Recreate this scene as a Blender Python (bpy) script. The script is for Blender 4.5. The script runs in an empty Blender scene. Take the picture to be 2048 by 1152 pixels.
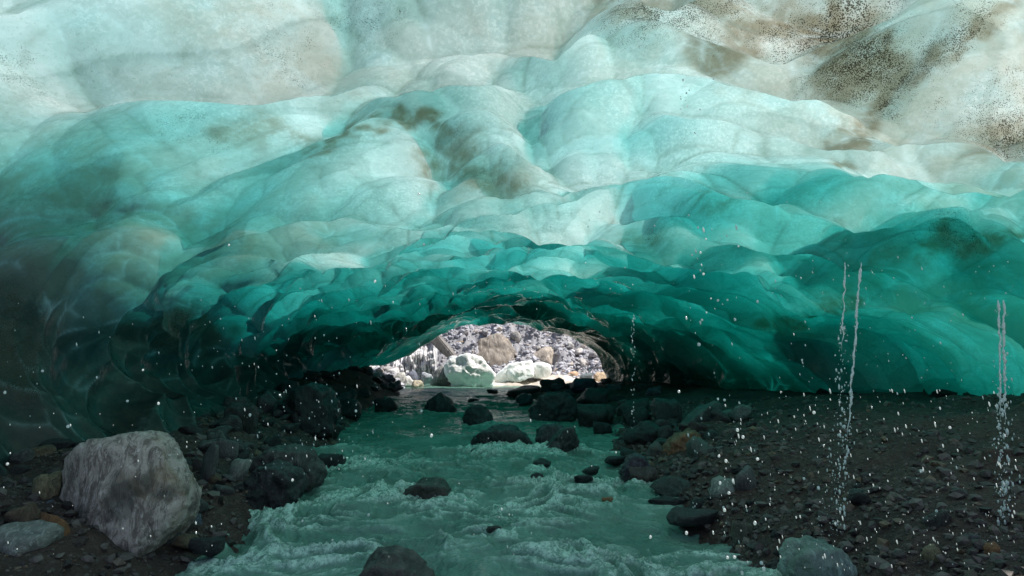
import bpy, math, random
import numpy as np
from mathutils import Vector, Matrix, Euler

random.seed(7)
rng = np.random.default_rng(11)
scene = bpy.context.scene
C = scene.collection

# ------------------------------------------------------------------ camera
CAM_Z = 1.7
F = 1220.0                      # focal length in pixels of the 2048 px wide photograph
PITCH = math.atan(124 / F)
cam_d = bpy.data.cameras.new("camera")
cam = bpy.data.objects.new("camera", cam_d)
C.objects.link(cam)
cam.location = (0, 0, CAM_Z)
cam.rotation_euler = (math.pi / 2 + PITCH, 0, 0)
cam_d.sensor_width = 36
cam_d.lens = F / 2048 * 36
cam_d.clip_start = 0.05
cam_d.clip_end = 2000
scene.camera = cam

# ------------------------------------------------------------------ sky, sun, exposure
SUN_EL = math.radians(60)
SUN_AZ = math.radians(94)      # measured clockwise from +Y (behind the camera, to its right)
world = bpy.data.worlds.new("World")
scene.world = world
world.use_nodes = True
wn = world.node_tree
bg = wn.nodes["Background"]
sky = wn.nodes.new("ShaderNodeTexSky")
sky.sky_type = 'NISHITA'
sky.sun_disc = False
sky.sun_elevation = SUN_EL
sky.sun_rotation = SUN_AZ
wn.links.new(sky.outputs[0], bg.inputs[0])
bg.inputs[1].default_value = 0.09
sun_d = bpy.data.lights.new("sun", 'SUN')
sun_d.energy = 5.0
sun_d.angle = math.radians(0.5)
sun_d.color = (1.0, 0.95, 0.88)
sun = bpy.data.objects.new("sun", sun_d)
C.objects.link(sun)
sd = Vector((math.sin(SUN_AZ) * math.cos(SUN_EL), math.cos(SUN_AZ) * math.cos(SUN_EL), math.sin(SUN_EL)))
sun.rotation_euler = sd.to_track_quat('Z', 'Y').to_euler()
scene.view_settings.view_transform = 'Standard'
scene.view_settings.look = 'None'
scene.view_settings.exposure = 0.42
scene.view_settings.gamma = 1.0
scene.view_settings.use_curve_mapping = False
scene.render.engine = 'CYCLES'
cy = scene.cycles
cy.max_bounces = 7
cy.diffuse_bounces = 4
cy.glossy_bounces = 3
cy.transmission_bounces = 5
cy.transparent_max_bounces = 8
cy.volume_bounces = 0
cy.sample_clamp_indirect = 4.0
cy.caustics_reflective = False
cy.caustics_refractive = False
cy.use_denoising = True

# ------------------------------------------------------------------ numeric helpers
_p = np.random.RandomState(5).permutation(256)
_perm = np.concatenate([_p, _p, _p])
_val = np.random.RandomState(6).rand(256) * 2 - 1


def h3(ix, iy, iz):
    return _perm[(_perm[(_perm[ix & 255] + iy) & 255] + iz) & 255]


def vnoise(x, y, z=0.0):
    x, y, z = np.broadcast_arrays(np.asarray(x, float), np.asarray(y, float), np.asarray(z, float))
    fx, fy, fz = np.floor(x), np.floor(y), np.floor(z)
    ix, iy, iz = fx.astype(int), fy.astype(int), fz.astype(int)
    u, v, w = x - fx, y - fy, z - fz
    u = u * u * u * (u * (u * 6 - 15) + 10)
    v = v * v * v * (v * (v * 6 - 15) + 10)
    w = w * w * w * (w * (w * 6 - 15) + 10)
    r = 0
    for a in (0, 1):
        for b in (0, 1):
            for c in (0, 1):
                r = r + _val[h3(ix + a, iy + b, iz + c)] * (u if a else 1 - u) * (v if b else 1 - v) * (w if c else 1 - w)
    return r


def fbm(x, y, z=0.0, octaves=4, gain=0.5):
    a, s, r = 1.0, 1.0, 0
    for k in range(octaves):
        r = r + a * vnoise(np.asarray(x) * s + 17.3 * k, np.asarray(y) * s - 9.1 * k, np.asarray(z) * s + 4.7 * k)
        a *= gain
        s *= 2.03
    return r


def ridged(x, y, z=0.0, octaves=4, gain=0.5):
    a, s, r = 1.0, 1.0, 0
    for k in range(octaves):
        r = r + a * (1 - 2 * np.abs(vnoise(np.asarray(x) * s + 17.3 * k, np.asarray(y) * s - 9.1 * k, z + 3.3 * k)))
        a *= gain
        s *= 2.07
    return r


def cells(u, v, seed, jit=0.85, wamp=0.25):
    """parabolic pockets: squared distance to the nearest jittered cell centre"""
    iu, iv = np.floor(u).astype(int), np.floor(v).astype(int)
    best = np.full(u.shape, 9.0)
    tone = np.zeros(u.shape)
    second = np.full(u.shape, 9.0)
    for a in (-1, 0, 1):
        for b in (-2, -1, 0, 1):
            k = h3(iu + a, iv + b, seed)
            cu = iu + a + 0.5 + jit * 0.5 * _val[k]
            cv = iv + b + 0.5 + jit * 0.5 * _val[(k * 7 + 31) & 255]
            dv = v - cv
            dv = np.where(dv < 0, dv * 1.75, dv * .8)
            d = (u - cu) ** 2 + dv ** 2 + wamp * _val[(k * 13 + 57) & 255]
            tone = np.where(d < best, _val[(k * 5 + 91) & 255], tone)
            second = np.where(d < best, best, np.minimum(second, d))
            best = np.minimum(best, d)
    return best, tone, second - best


def sstep(a, b, x):
    t = np.clip((np.asarray(x, float) - a) / (b - a), 0, 1)
    return t * t * (3 - 2 * t)


def pixel_ray(px, py):
    x = (px - 1024) / F
    z = (576 - py) / F
    c, s = math.cos(PITCH), math.sin(PITCH)
    return x, c - z * s, s + z * c


def at(px, py, d):
    """world point on the ray of photo pixel (px,py) at forward distance d"""
    x, y, z = pixel_ray(px, py)
    k = d / y
    return Vector((x * k, d, CAM_Z + z * k))


# ------------------------------------------------------------------ mesh helpers
def mesh_np(name, verts, faces_list, attrs=None, smooth=True):
    """faces_list: list of int arrays (n,3) or (n,4)"""
    me = bpy.data.meshes.new(name)
    verts = np.ascontiguousarray(verts, dtype=np.float32)
    me.vertices.add(len(verts))
    me.vertices.foreach_set("co", verts.ravel())
    loops = np.concatenate([f.ravel() for f in faces_list]).astype(np.int32)
    tot = np.concatenate([np.full(len(f), f.shape[1], np.int32) for f in faces_list])
    start = np.concatenate([[0], np.cumsum(tot)[:-1]]).astype(np.int32)
    me.loops.add(len(loops))
    me.loops.foreach_set("vertex_index", loops)
    me.polygons.add(len(tot))
    me.polygons.foreach_set("loop_start", start)
    me.polygons.foreach_set("loop_total", tot)
    me.polygons.foreach_set("use_smooth", np.full(len(tot), smooth))
    me.update(calc_edges=True)
    for k, v in (attrs or {}).items():
        a = me.attributes.new(k, 'FLOAT', 'POINT')
        a.data.foreach_set("value", np.ascontiguousarray(v, dtype=np.float32).ravel())
    return me


def link(name, me, mat=None, parent=None, **props):
    o = bpy.data.objects.new(name, me)
    C.objects.link(o)
    if mat is not None and me is not None and not me.materials:
        me.materials.append(mat)
    if parent is not None:
        o.parent = parent
    for k, v in props.items():
        if v is not None:
            o[k] = v
    return o


def grid_faces(nr, nc, off=0):
    i = np.arange(nr - 1)[:, None] * nc + np.arange(nc - 1)[None, :]
    i = i.ravel() + off
    return np.stack([i, i + 1, i + nc + 1, i + nc], axis=1)


def ico(sub):
    import bmesh
    bm = bmesh.new()
    bmesh.ops.create_icosphere(bm, subdivisions=sub, radius=1.0)
    v = np.array([x.co[:] for x in bm.verts])
    f = np.array([[q.index for q in p.verts] for p in bm.faces])
    bm.free()
    return v, f


ICO = {k: ico(k) for k in (1, 2, 3, 4, 5, 6)}


def poly_radius(v, normals, offs, p=14):
    d = np.maximum(v @ normals.T / offs[None, :], 0)
    return 1.0 / np.power(np.sum(d ** p, axis=1), 1.0 / p)


def rock_verts(seed, sub=3, sharp=12, nplanes=14, rough=0.05, flat=1.0):
    r = np.random.RandomState(seed)
    v, f = ICO[sub]
    n = r.normal(size=(nplanes, 3))
    n /= np.linalg.norm(n, axis=1)[:, None]
    o = r.uniform(0.55, .95, nplanes)
    base = np.array([[1, 0, 0], [-1, 0, 0], [0, 1, 0], [0, -1, 0], [0, 0, 1], [0, 0, -1]], float)
    n = np.vstack([n, base])
    o = np.concatenate([o, r.uniform(.8, 1.25, 6)])
    R = poly_radius(v, n, o, sharp)
    P = v * R[:, None]
    q = P * 1.6 + seed * 3.1
    R2 = 1 + rough * fbm(q[:, 0], q[:, 1], q[:, 2], 4) + rough * 0.3 * fbm(q[:, 0] * 5, q[:, 1] * 5, q[:, 2] * 5, 3)
    P = P * R2[:, None]
    P[:, 2] *= flat
    return P, f


# ------------------------------------------------------------------ material helpers
def new_mat(name):
    m = bpy.data.materials.new(name)
    m.use_nodes = True
    t = m.node_tree
    t.nodes.clear()
    out = t.nodes.new("ShaderNodeOutputMaterial")
    return m, t, out


def N(t, kind, **kw):
    n = t.nodes.new(kind)
    ins = kw.pop('ins', {})
    for k, v in kw.items():
        setattr(n, k, v)
    for k, v in ins.items():
        s = n.inputs[k]
        if isinstance(v, bpy.types.NodeSocket):
            t.links.new(v, s)
        else:
            s.default_value = v
    return n


def mathn(t, op, a, b=0.0, c=None, clamp=False):
    n = N(t, "ShaderNodeMath", operation=op, use_clamp=clamp, ins={0: a, 1: b})
    if c is not None:
        if isinstance(c, bpy.types.NodeSocket):
            t.links.new(c, n.inputs[2])
        else:
            n.inputs[2].default_value = c
    return n.outputs[0]


def mixc(t, fac, a, b, blend='MIX'):
    n = N(t, "ShaderNodeMix", data_type='RGBA', blend_type=blend)
    for s, v in ((n.inputs[0], fac), (n.inputs[6], a), (n.inputs[7], b)):
        if isinstance(v, bpy.types.NodeSocket):
            t.links.new(v, s)
        else:
            s.default_value = v if not isinstance(v, tuple) or len(v) == 4 else (*v, 1)
    return n.outputs[2]


def rampf(t, fac, lo, hi):
    return N(t, "ShaderNodeMapRange", interpolation_type='SMOOTHSTEP', ins={0: fac, 1: lo, 2: hi, 3: 0.0, 4: 1.0}).outputs[0]


def noise(t, co, scale, detail=5, rough=0.55, dist=0.0):
    return N(t, "ShaderNodeTexNoise", ins={"Vector": co, "Scale": scale, "Detail": detail, "Roughness": rough, "Distortion": dist}).outputs[0]


def mapping(t, co, scale=(1, 1, 1), rot=(0, 0, 0)):
    return N(t, "ShaderNodeMapping", ins={0: co, 2: rot, 3: scale}).outputs[0]


def attr(t, name):
    return N(t, "ShaderNodeAttribute", attribute_name=name).outputs[2]


def bump(t, h, strength, dist, normal=None):
    ins = {"Height": h, "Strength": strength, "Distance": dist}
    if normal is not None:
        ins["Normal"] = normal
    return N(t, "ShaderNodeBump", ins=ins).outputs[0]


# ================================================================== THE ICE CAVE
# cross sections: seven (x,z) points from the left foot over the crown to the right foot
SECT = [
    (3.2, [(-5.7, .4), (-5.6, 1.9), (-4.3, 3.3), (0, 4.45), (4.6, 4.35), (7.8, 3.3), (9.4, .6)]),
    (7.0, [(-4.2, .2), (-5.1, 1.5), (-4.3, 2.95), (0, 4.2), (4.6, 3.9), (7.8, 2.7), (9.4, .7)]),
    (12., [(-5.4, .4), (-6.0, 1.7), (-4.6, 2.95), (0, 3.95), (4.3, 3.45), (7.6, 2.15), (9.4, .6)]),
    (17., [(-6.6, .5), (-6.6, 1.8), (-4.4, 2.85), (0, 3.7), (3.7, 3.1), (6.6, 1.85), (8.3, .3)]),
    (22., [(-7.0, 1.0), (-5.4, 1.75), (-3.4, 2.75), (-.3, 3.42), (2.8, 2.85), (5.2, 1.7), (6.4, -.1)]),
    (27., [(-6.9, 1.0), (-4.6, 1.62), (-2.9, 2.75), (-.5, 3.1), (1.7, 2.5), (3.75, 1.7), (4.3, -.3)]),
]


def catmull(P, t):
    """P (n,...) control points, t array in [0,n-1]"""
    n = len(P)
    i = np.clip(np.floor(t).astype(int), 0, n - 2)
    u = (t - i)
    u = u.reshape(u.shape + (1,) * (P.ndim - 1))
    p1, p2 = P[i], P[i + 1]
    p0 = np.where((i > 0).reshape(u.shape), P[np.maximum(i - 1, 0)], 2 * p1 - p2)
    p3 = np.where((i < n - 2).reshape(u.shape), P[np.minimum(i + 2, n - 1)], 2 * p2 - p1)
    return 0.5 * ((2 * p1) + (-p0 + p2) * u + (2 * p0 - 5 * p1 + 4 * p2 - p3) * u ** 2 + (-p0 + 3 * p1 - 3 * p2 + p3) * u ** 3)


STY = np.array([s[0] for s in SECT])
STP = np.array([s[1] for s in SECT])          # (7,7,2)


def cave_base(ys, nt):
    ty = np.interp(ys, STY, np.arange(len(STY)))
    S = catmull(STP, ty)                       # (ny,7,2)
    tt = np.linspace(0, 6, nt)
    Q = catmull(np.swapaxes(S, 0, 1), tt)      # (nt,ny,2)
    Q = np.swapaxes(Q, 0, 1)                   # (ny,nt,2)
    # even out along the arc
    seg = np.linalg.norm(np.diff(Q, axis=1), axis=2)
    L = np.concatenate([np.zeros((len(ys), 1)), np.cumsum(seg, axis=1)], axis=1)
    out = np.empty_like(Q)
    arc = np.empty(Q.shape[:2])
    for k in range(len(ys)):
        l = np.linspace(0, L[k, -1], nt)
        out[k, :, 0] = np.interp(l, L[k], Q[k, :, 0])
        out[k, :, 1] = np.interp(l, L[k], Q[k, :, 1])
        arc[k] = l - L[k, -1] * 0.5
    X, Z = out[..., 0], out[..., 1]
    Y = np.repeat(ys[:, None], nt, axis=1)
    P = np.stack([X, Y, Z], axis=2)
    du = np.gradient(P, axis=1)
    dv = np.gradient(P, axis=0)
    Nn = np.cross(dv, du)
    Nn /= np.linalg.norm(Nn, axis=2)[..., None]
    # make it point out of the cave
    cen = np.array([0.3, 0, 1.2])
    w = P - np.stack([np.full_like(X, .3), Y, np.full_like(X, 1.2)], axis=2)
    sgn = np.sign(np.sum(np.sum(Nn * w, axis=2)))
    return P, Nn * sgn, arc


NY, NT = 1000, 760
g = np.linspace(0, 1, NY)
ys = 3.2 + 23.8 * (0.6 * g + 0.4 * g ** 1.6)
BP, BN, ARC = cave_base(ys, NT)

# scallops
wx = fbm(ARC * .35, BP[..., 1] * .35, 2.2, 3) * .55
wy = fbm(ARC * .35 + 40, BP[..., 1] * .35, 5.2, 3) * .55
U, V = ARC + wx, BP[..., 1] + wy
big, tb, eb = cells(U / 2.1 + 3.3, V / 1.45 + .4, 3, .9, .22)
mid, tm, em = cells(U / 1.1 + 9.1, V / .8 + 4.2, 17, .9, .2)
sml, ts, es = cells(U / .62 + 2.7, V / .5 + 1.9, 29, .9, .2)
amp = (0.5 + 0.5 * sstep(-1, .6, fbm(ARC * .2 + 9, BP[..., 1] * .2, 1, 2))) * (.85 + .15 * sstep(7, 13, BP[..., 1]))
big, mid, sml = [np.sqrt(np.maximum(q_ + .32, .02)) - .45 for q_ in (big, mid, sml)]
deep = .75 + .35 * vnoise(ARC * .3, BP[..., 1] * .3, 12)
DISP = 1.05 * deep * np.clip(big, -.2, 1.3) + .78 * amp * np.clip(mid, -.3, 1.2) + .22 * amp * np.clip(sml, -.3, 1.1)
xtr, tx, ex = cells(U / 1.55 + 5.7 + .3 * vnoise(U, V, 3), V / .85 + 7.7, 41, .95, .3)
xt2, tx2, ex2 = cells(U / .8 + 1.7, V / .45 + 3.7, 53, .95, .3)
layer = (tx * .65 + tx2 * .35 - .5 * np.exp(-ex / .10)).ravel()
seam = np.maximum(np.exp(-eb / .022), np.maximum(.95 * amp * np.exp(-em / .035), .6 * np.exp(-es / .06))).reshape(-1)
DISP += .12 * fbm(ARC * .45, BP[..., 1] * .45, 8, 3) + .006 * fbm(ARC * 5, BP[..., 1] * 5, 3, 3)
# near the far portal the shape is held closer to the section
hold = 1 - .5 * sstep(20, 27, BP[..., 1])
DISP += .020 * ridged(ARC * 4.5, BP[..., 1] * 2.2, 7, 2) * sstep(15, 20, BP[..., 1])
DISP = (DISP - .30) * hold
IN = BP - BN * DISP[..., None]

# lookup of photo pixels on the vault
_front = IN[::5, ::5].reshape(-1, 3)
_fbase = BP[::5, ::5].reshape(-1, 3)
_c, _s = math.cos(PITCH), math.sin(PITCH)
_dy = _front[:, 1] * _c + (_front[:, 2] - CAM_Z) * _s
_dz = -_front[:, 1] * _s + (_front[:, 2] - CAM_Z) * _c
_px = 1024 + F * _front[:, 0] / _dy
_py = 576 - F * _dz / _dy


def on_vault(px, py, base=False):
    e = np.hypot(_px - px, _py - py)
    m = e < max(9, e.min() + 4)
    k = np.where(m)[0]
    k = k[np.argmin(_front[k, 1])]
    return (_fbase if base else _front)[k]


# thickness of the ice above the vault (metres), sampled where the photograph shows how much light comes through
THICK = [
    (60, 60, .01), (300, 60, .01), (560, 40, .0), (900, 120, .02), (1100, 60, .04), (1350, 60, .08), (1600, 60, .03),
    (1990, 90, .0), (200, 250, .26), (480, 240, .26), (800, 180, .22), (900, 260, .2), (1100, 180, .16), (1400, 200, .10),
    (1780, 250, .2), (1950, 250, .2), (650, 290, .3), (1000, 350, .4), (1000, 420, .6), (600, 400, .6), (300, 350, .9),
    (100, 330, .6), (1300, 330, .35), (1500, 400, .9), (1700, 420, .9), (1950, 400, .7), (850, 470, 1.0), (1000, 480, 1.1), (920, 500, 1.1), (1050, 520, 1.2),
    (1150, 500, 1.2), (1280, 520, 3.6), (1450, 560, 3.2), (1600, 520, 2.0), (1800, 560, 5.4), (2000, 560, 3.4), (2000, 680, 3.4),
    (1600, 700, 7.0), (1750, 770, 8.0), (1950, 760, 7), (1300, 640, 5.2), (1130, 590, 3.4), (1000, 600, 3.8), (850, 600, 3.4),
    (800, 650, 4.6), (700, 640, 4), (560, 560, 1.6), (400, 560, .8), (100, 500, .01), (250, 480, .75), (180, 540, .6), (60, 640, .05),
    (300, 640, 1.2), (450, 650, 2.4), (300, 760, 6.5), (200, 840, 5.0), (60, 850, 4.0), (500, 760, 8), (600, 720, 8),
    (1350, 740, 10), (1250, 720, 10), (1450, 780, 10), (1650, 620, 4.2), (1000, 545, 2.3), (1100, 625, 6), (900, 625, 6),
]
TP = np.array([on_vault(a, b, True) for a, b, _ in THICK])
TV = np.array([c for _, _, c in THICK])
TP = np.vstack([TP, [[-5, 3.2, 3], [0, 3.2, 4.6], [6, 3.2, 4], [-5, 26.5, 1.5], [0, 26.5, 3], [4, 26.5, 1.0]]])
TV = np.concatenate([TV, [.2, .04, .06, 5, 4, 6]])


def thickness(P):
    num = np.zeros(len(P))
    den = np.zeros(len(P))
    for p, v in zip(TP, TV):
        d2 = np.sum((P - p) ** 2 * np.array([1, .55, 1.]), axis=1)
        w = 1.0 / (d2 + 0.12) ** 2.3
        num += w * math.log(v + .02)
        den += w
    return np.exp(num / den) - .02


# stains and debris frozen into the ice (x,y photo pixels, radius m, strength)
def mask(points, P):
    r = np.zeros(len(P))
    for px, py, rad, st in points:
        c = on_vault(px, py)
        d = np.sqrt(np.sum((P - c) ** 2, axis=1)) / (rad * 1.45)
        r = np.maximum(r, st * np.exp(-d ** 2 * 1.2))
    return r


def line(pts, rad, st, n=7):
    r_ = []
    for (x0, y0), (x1, y1) in zip(pts[:-1], pts[1:]):
        for q in range(n):
            u_ = q / n
            r_.append((x0 + (x1 - x0) * u_, y0 + (y1 - y0) * u_, rad, st))
    return r_


BROWN = (line([(1990, 60), (2040, 160)], .9, .3, 3) + line([(0, 800), (160, 790), (330, 760)], .3, .8, 5) + line([(0, 870), (120, 850)], .3, .9, 4) + line([(2045, 15), (1950, 70), (1860, 130), (1790, 195), (1730, 250), (1650, 330)], .13, 1.0)
         + line([(1420, 110), (1500, 70), (1600, 45), (1690, 60), (1740, 120), (1790, 190)], .2, .95)
         + line([(1600, 60), (1660, 110), (1700, 170), (1640, 190)], .26, .95)
         + line([(1640, 200), (1500, 190), (1420, 190)], .12, .4)
         + line([(640, 310), (660, 295), (720, 255), (790, 230), (860, 240), (885, 280)], .11, 1.0, 5)
         + line([(650, 305), (600, 285), (540, 270), (440, 275)], .16, .6, 5)
         + line([(380, 0), (500, 50), (600, 110), (700, 180), (760, 240)], .22, .35, 5)
         + line([(1200, 0), (1300, 20), (1400, 25), (1480, 10)], .28, .7, 5)
         + line([(1960, 300), (2040, 250)], .22, .8, 4) + line([(1700, 600), (1590, 655), (1500, 650)], .22, .9, 4)
         + line([(1850, 490), (1900, 470), (1970, 480), (2045, 455)], .16, .95, 5) + line([(1700, 560), (1790, 490), (1850, 520)], .14, .6, 4)
         + line([(0, 400), (90, 400), (200, 440), (290, 500)], .5, .55, 3) + line([(0, 470), (60, 560), (160, 600)], .7, .6, 3)
         + line([(300, 440), (420, 470), (520, 500)], .4, .5, 3) + line([(900, 330), (960, 350), (1040, 385)], .28, .75, 4)
         + line([(0, 700), (70, 690)], .35, 1., 3) + line([(250, 690), (330, 655), (400, 655), (440, 690)], .3, 1., 4)
         + line([(0, 890), (90, 900), (200, 860), (330, 820)], .5, .7, 3) + line([(1250, 480), (1340, 470)], .25, .55, 3)
         + line([(1400, 400), (1480, 410)], .15, .6, 3) + line([(640, 450), (660, 500)], .4, .4, 3))
DEBRIS = [(1330, 30, .55, .85), (1260, 15, .4, .8), (1420, 25, .4, .7), (1640, 90, .5, .9), (1700, 140, .5, .9), (1800, 180, .35, .8), (1880, 110, .3, .8),
          (1750, 230, .25, .7), (1960, 50, .3, .7), (700, 20, .4, .5), (760, 10, .3, .5), (340, 255, .5, .5), (400, 265, .4, .5), (30, 180, .3, .6), (560, 80, .4, .5),
          (840, 230, .3, .5), (880, 280, .25, .5), (960, 360, .4, .6), (1000, 370, .3, .5), (1310, 470, .3, .7), (1250, 470, .2, .5), (1480, 190, .5, .3), (1100, 200, .4, .3),
          (2020, 280, .5, .8), (1900, 450, .6, .7), (1800, 480, .4, .6), (60, 430, .9, .3), (60, 560, .9, .4), (30, 700, .6, .9), (350, 680, .6, .8), (200, 450, .6, .5),
          (1700, 340, .4, .4), (1550, 400, .5, .35), (1700, 620, .5, .5), (700, 190, .6, .35), (480, 200, .8, .3)]
MURK = [(560, 60, 1.2, .5), (1990, 90, 1.0, .6), (1800, 260, 1.0, .6), (1950, 260, 1.0, .5), (1980, 600, 1, .9), (1750, 540, .8, .8), (1050, 80, .8, .3), (1800, 600, 1.0, .9), (1950, 560, 1.0, .8), (1880, 680, .8, .6), (1680, 600, .8, .7), (1530, 430, 1.0, .4), (1700, 400, 1., .4), (1850, 420, .8, .5),
        (400, 520, 1.2, .8), (260, 540, .9, .8), (120, 620, .9, .8), (520, 430, .8, .5), (600, 500, .9, .4), (950, 370, .6, .5), (300, 640, .6, .5), (1560, 650, .5, .8),
        (700, 440, .6, .3), (1640, 380, .6, .5), (300, 720, .8, .8), (1300, 100, .8, .4), (1500, 150, .7, .5), (1980, 640, .8, .8), (1900, 700, .9, .6), (1700, 520, .8, .6), (1600, 560, .8, .5), (2000, 400, .8, .6), (1850, 300, .9, .4), (1650, 250, .6, .4), (60, 470, 1.2, 1.), (200, 500, 1.0, 1.), (60, 600, 1.2, 1.), (220, 580, 1., .9), (450, 350, .7, .4), (100, 780, .6, .3)]
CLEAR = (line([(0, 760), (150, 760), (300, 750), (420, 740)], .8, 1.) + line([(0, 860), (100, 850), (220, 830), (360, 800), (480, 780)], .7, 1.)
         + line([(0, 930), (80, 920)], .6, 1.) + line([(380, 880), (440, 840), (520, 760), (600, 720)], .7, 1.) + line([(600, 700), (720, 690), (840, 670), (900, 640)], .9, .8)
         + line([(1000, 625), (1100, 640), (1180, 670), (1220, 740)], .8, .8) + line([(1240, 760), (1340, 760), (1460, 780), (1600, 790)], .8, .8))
PF = IN.reshape(-1, 3)
_w = [.16 * fbm(PF[:, 0] * 2.2 + o_, PF[:, 1] * 2.2, PF[:, 2] * 2.2, 4) for o_ in (0, 20, 40)]
PFW = PF + np.stack(_w, 1)
bro = mask(BROWN, PFW)
deb = mask(DEBRIS, PFW)
murk = mask(MURK, PFW)
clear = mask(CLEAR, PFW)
# fine dirt tends to collect along the sharp lips
lip = (sstep(.3, .65, big) * .35 * sstep(-.2, .8, fbm(ARC * .6, BP[..., 1] * .6, 30, 3))).reshape(-1)

CO = 5
iy = list(range(0, NY, CO))
if iy[-1] != NY - 1: iy.append(NY - 1)
it = list(range(0, NT, CO))
if it[-1] != NT - 1: it.append(NT - 1)
OB = BP[np.ix_(iy, it)]
ON = BN[np.ix_(iy, it)]
OA = ARC[np.ix_(iy, it)]
T = np.clip(thickness(OB.reshape(-1, 3)), .02, 10).reshape(OB.shape[:2])
# the top of the slab follows the hollows, a little thinner over the lips than over the hollows
od = DISP[np.ix_(iy, it)]
lo_ = np.array([[DISP[max(0, a - 3):a + 4, max(0, b - 3):b + 4].min() for b in it] for a in iy])
OUT = OB + ON * (np.maximum((T + .14) * np.exp(-1.9 * np.clip(od - .08, -.5, .8)) - od, .025 - lo_))[..., None]
nin = NY * NT
no_y, no_t = len(iy), len(it)
verts = np.vstack([IN.reshape(-1, 3), OUT.reshape(-1, 3)])
fin = grid_faces(NY, NT)
fout = grid_faces(no_y, no_t, nin)[:, ::-1]
caps = []
def oid(a, b): return nin + a * no_t + b
for a in range(no_y - 1):
    for side in (0, NT - 1):
        bb = 0 if side == 0 else no_t - 1
        inner = [k * NT + side for k in range(iy[a], iy[a + 1] + 1)]
        m = len(inner) // 2
        for k in range(len(inner) - 1):
            caps.append((inner[k], inner[k + 1], oid(a, bb) if k < m else oid(a + 1, bb)))
        caps.append((inner[m], oid(a + 1, bb), oid(a, bb)))
for b in range(no_t - 1):
    for row in (0, NY - 1):
        aa = 0 if row == 0 else no_y - 1
        inner = [row * NT + k for k in range(it[b], it[b + 1] + 1)]
        m = len(inner) // 2
        for k in range(len(inner) - 1):
            caps.append((inner[k], inner[k + 1], oid(aa, b) if k < m else oid(aa, b + 1)))
        caps.append((inner[m], oid(aa, b + 1), oid(aa, b)))
caps = np.array(caps)
# every face of the closed body must look out of the ice
def fnormal(f):
    a, b, c = verts[f[:, 0]], verts[f[:, 1]], verts[f[:, 2]]
    return np.cross(b - a, c - a)


gi, gj = np.divmod(fin[:, 0], NT)
if np.sum(fnormal(fin) * BN[gi, gj]) > 0:
    fin = fin[:, ::-1]
gi, gj = np.divmod(fout[:, 0] - nin, no_t)
if np.sum(fnormal(fout) * ON[gi, gj]) < 0:
    fout = fout[:, ::-1]
ci, cj = np.divmod(np.minimum(caps.min(axis=1), nin - 1), NT)
ncap_side = sum((iy[a + 1] - iy[a] + 1) * 2 for a in range(no_y - 1))
sdir = np.where((cj < NT // 2)[:, None], BP[ci, 0] - BP[ci, 12], BP[ci, NT - 1] - BP[ci, NT - 13])
ydir = np.where((ci < NY // 2)[:, None], np.array([[0, -1., 0]]), np.array([[0, 1., 0]]))
want = np.where((np.arange(len(caps)) < ncap_side)[:, None], sdir, ydir)
flip = np.sum(fnormal(caps) * want, axis=1) < 0
caps[flip] = caps[flip][:, ::-1]
nv = len(verts)
pad = np.zeros(nv - nin)
ice_me = mesh_np("glacier_ice", verts, [fin, fout, caps],
                 {"brown": np.concatenate([bro, pad]), "debris": np.concatenate([deb, pad]), "lip": np.concatenate([lip, pad]), "seam": np.concatenate([seam, pad]), "layer": np.concatenate([layer, pad]), "murk": np.concatenate([murk, pad]), "clear": np.concatenate([clear, pad]), "rim_block": np.concatenate([(np.repeat((np.arange(NY) == NY - 1)[:, None], NT, 1)).ravel(), (np.repeat((np.arange(no_y) == no_y - 1)[:, None], no_t, 1)).ravel()]).astype(float), "outer": np.concatenate([pad[:0], np.zeros(nin), np.ones(nv - nin)]),
                  "tone": np.concatenate([(tb * .5 + tm * .4 + ts * .15).ravel(), pad])})

# --- ice materials
def ice_volume(t, out):
    v = N(t, "ShaderNodeVolumeAbsorption", ins={"Color": (.17, .785, .765, 1), "Density": 1.9})
    t.links.new(v.outputs[0], out.inputs["Volume"])


m_ice, t, out = new_mat("melted glacier ice")
tc = N(t, "ShaderNodeTexCoord").outputs["Object"]
streak = mapping(t, tc, (1.0, 1.0, 1.0), (0, .0, 0.0))
n1 = noise(t, tc, 1.7, 6, .6, .6)
n2 = noise(t, mapping(t, tc, (3.2, 7, 7), (0.3, .5, .6)), 1.6, 6, .65, 1.0)
n3 = noise(t, tc, 26, 5, .7, .3)
clean = mixc(t, rampf(t, n1, .35, .68), (.80, .85, .86, 1), (.88, .90, .905, 1))
clean = mixc(t, rampf(t, n2, .42, .62), mixc(t, 1, clean, (.90, .93, .92, 1), 'MULTIPLY'), clean)
n4 = noise(t, tc, 1.1, 3, .5, .8)
clean = mixc(t, mathn(t, 'MULTIPLY', rampf(t, n3, .48, .60), rampf(t, n4, .42, .55)), clean, (.98, .985, .99, 1))
clean = mixc(t, mathn(t, 'MULTIPLY', rampf(t, noise(t, tc, 40, 4, .75), .56, .66), rampf(t, n4, .62, .45)), clean, (.60, .66, .65, 1))
ab, ad, al = attr(t, "brown"), attr(t, "debris"), attr(t, "lip")
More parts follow.
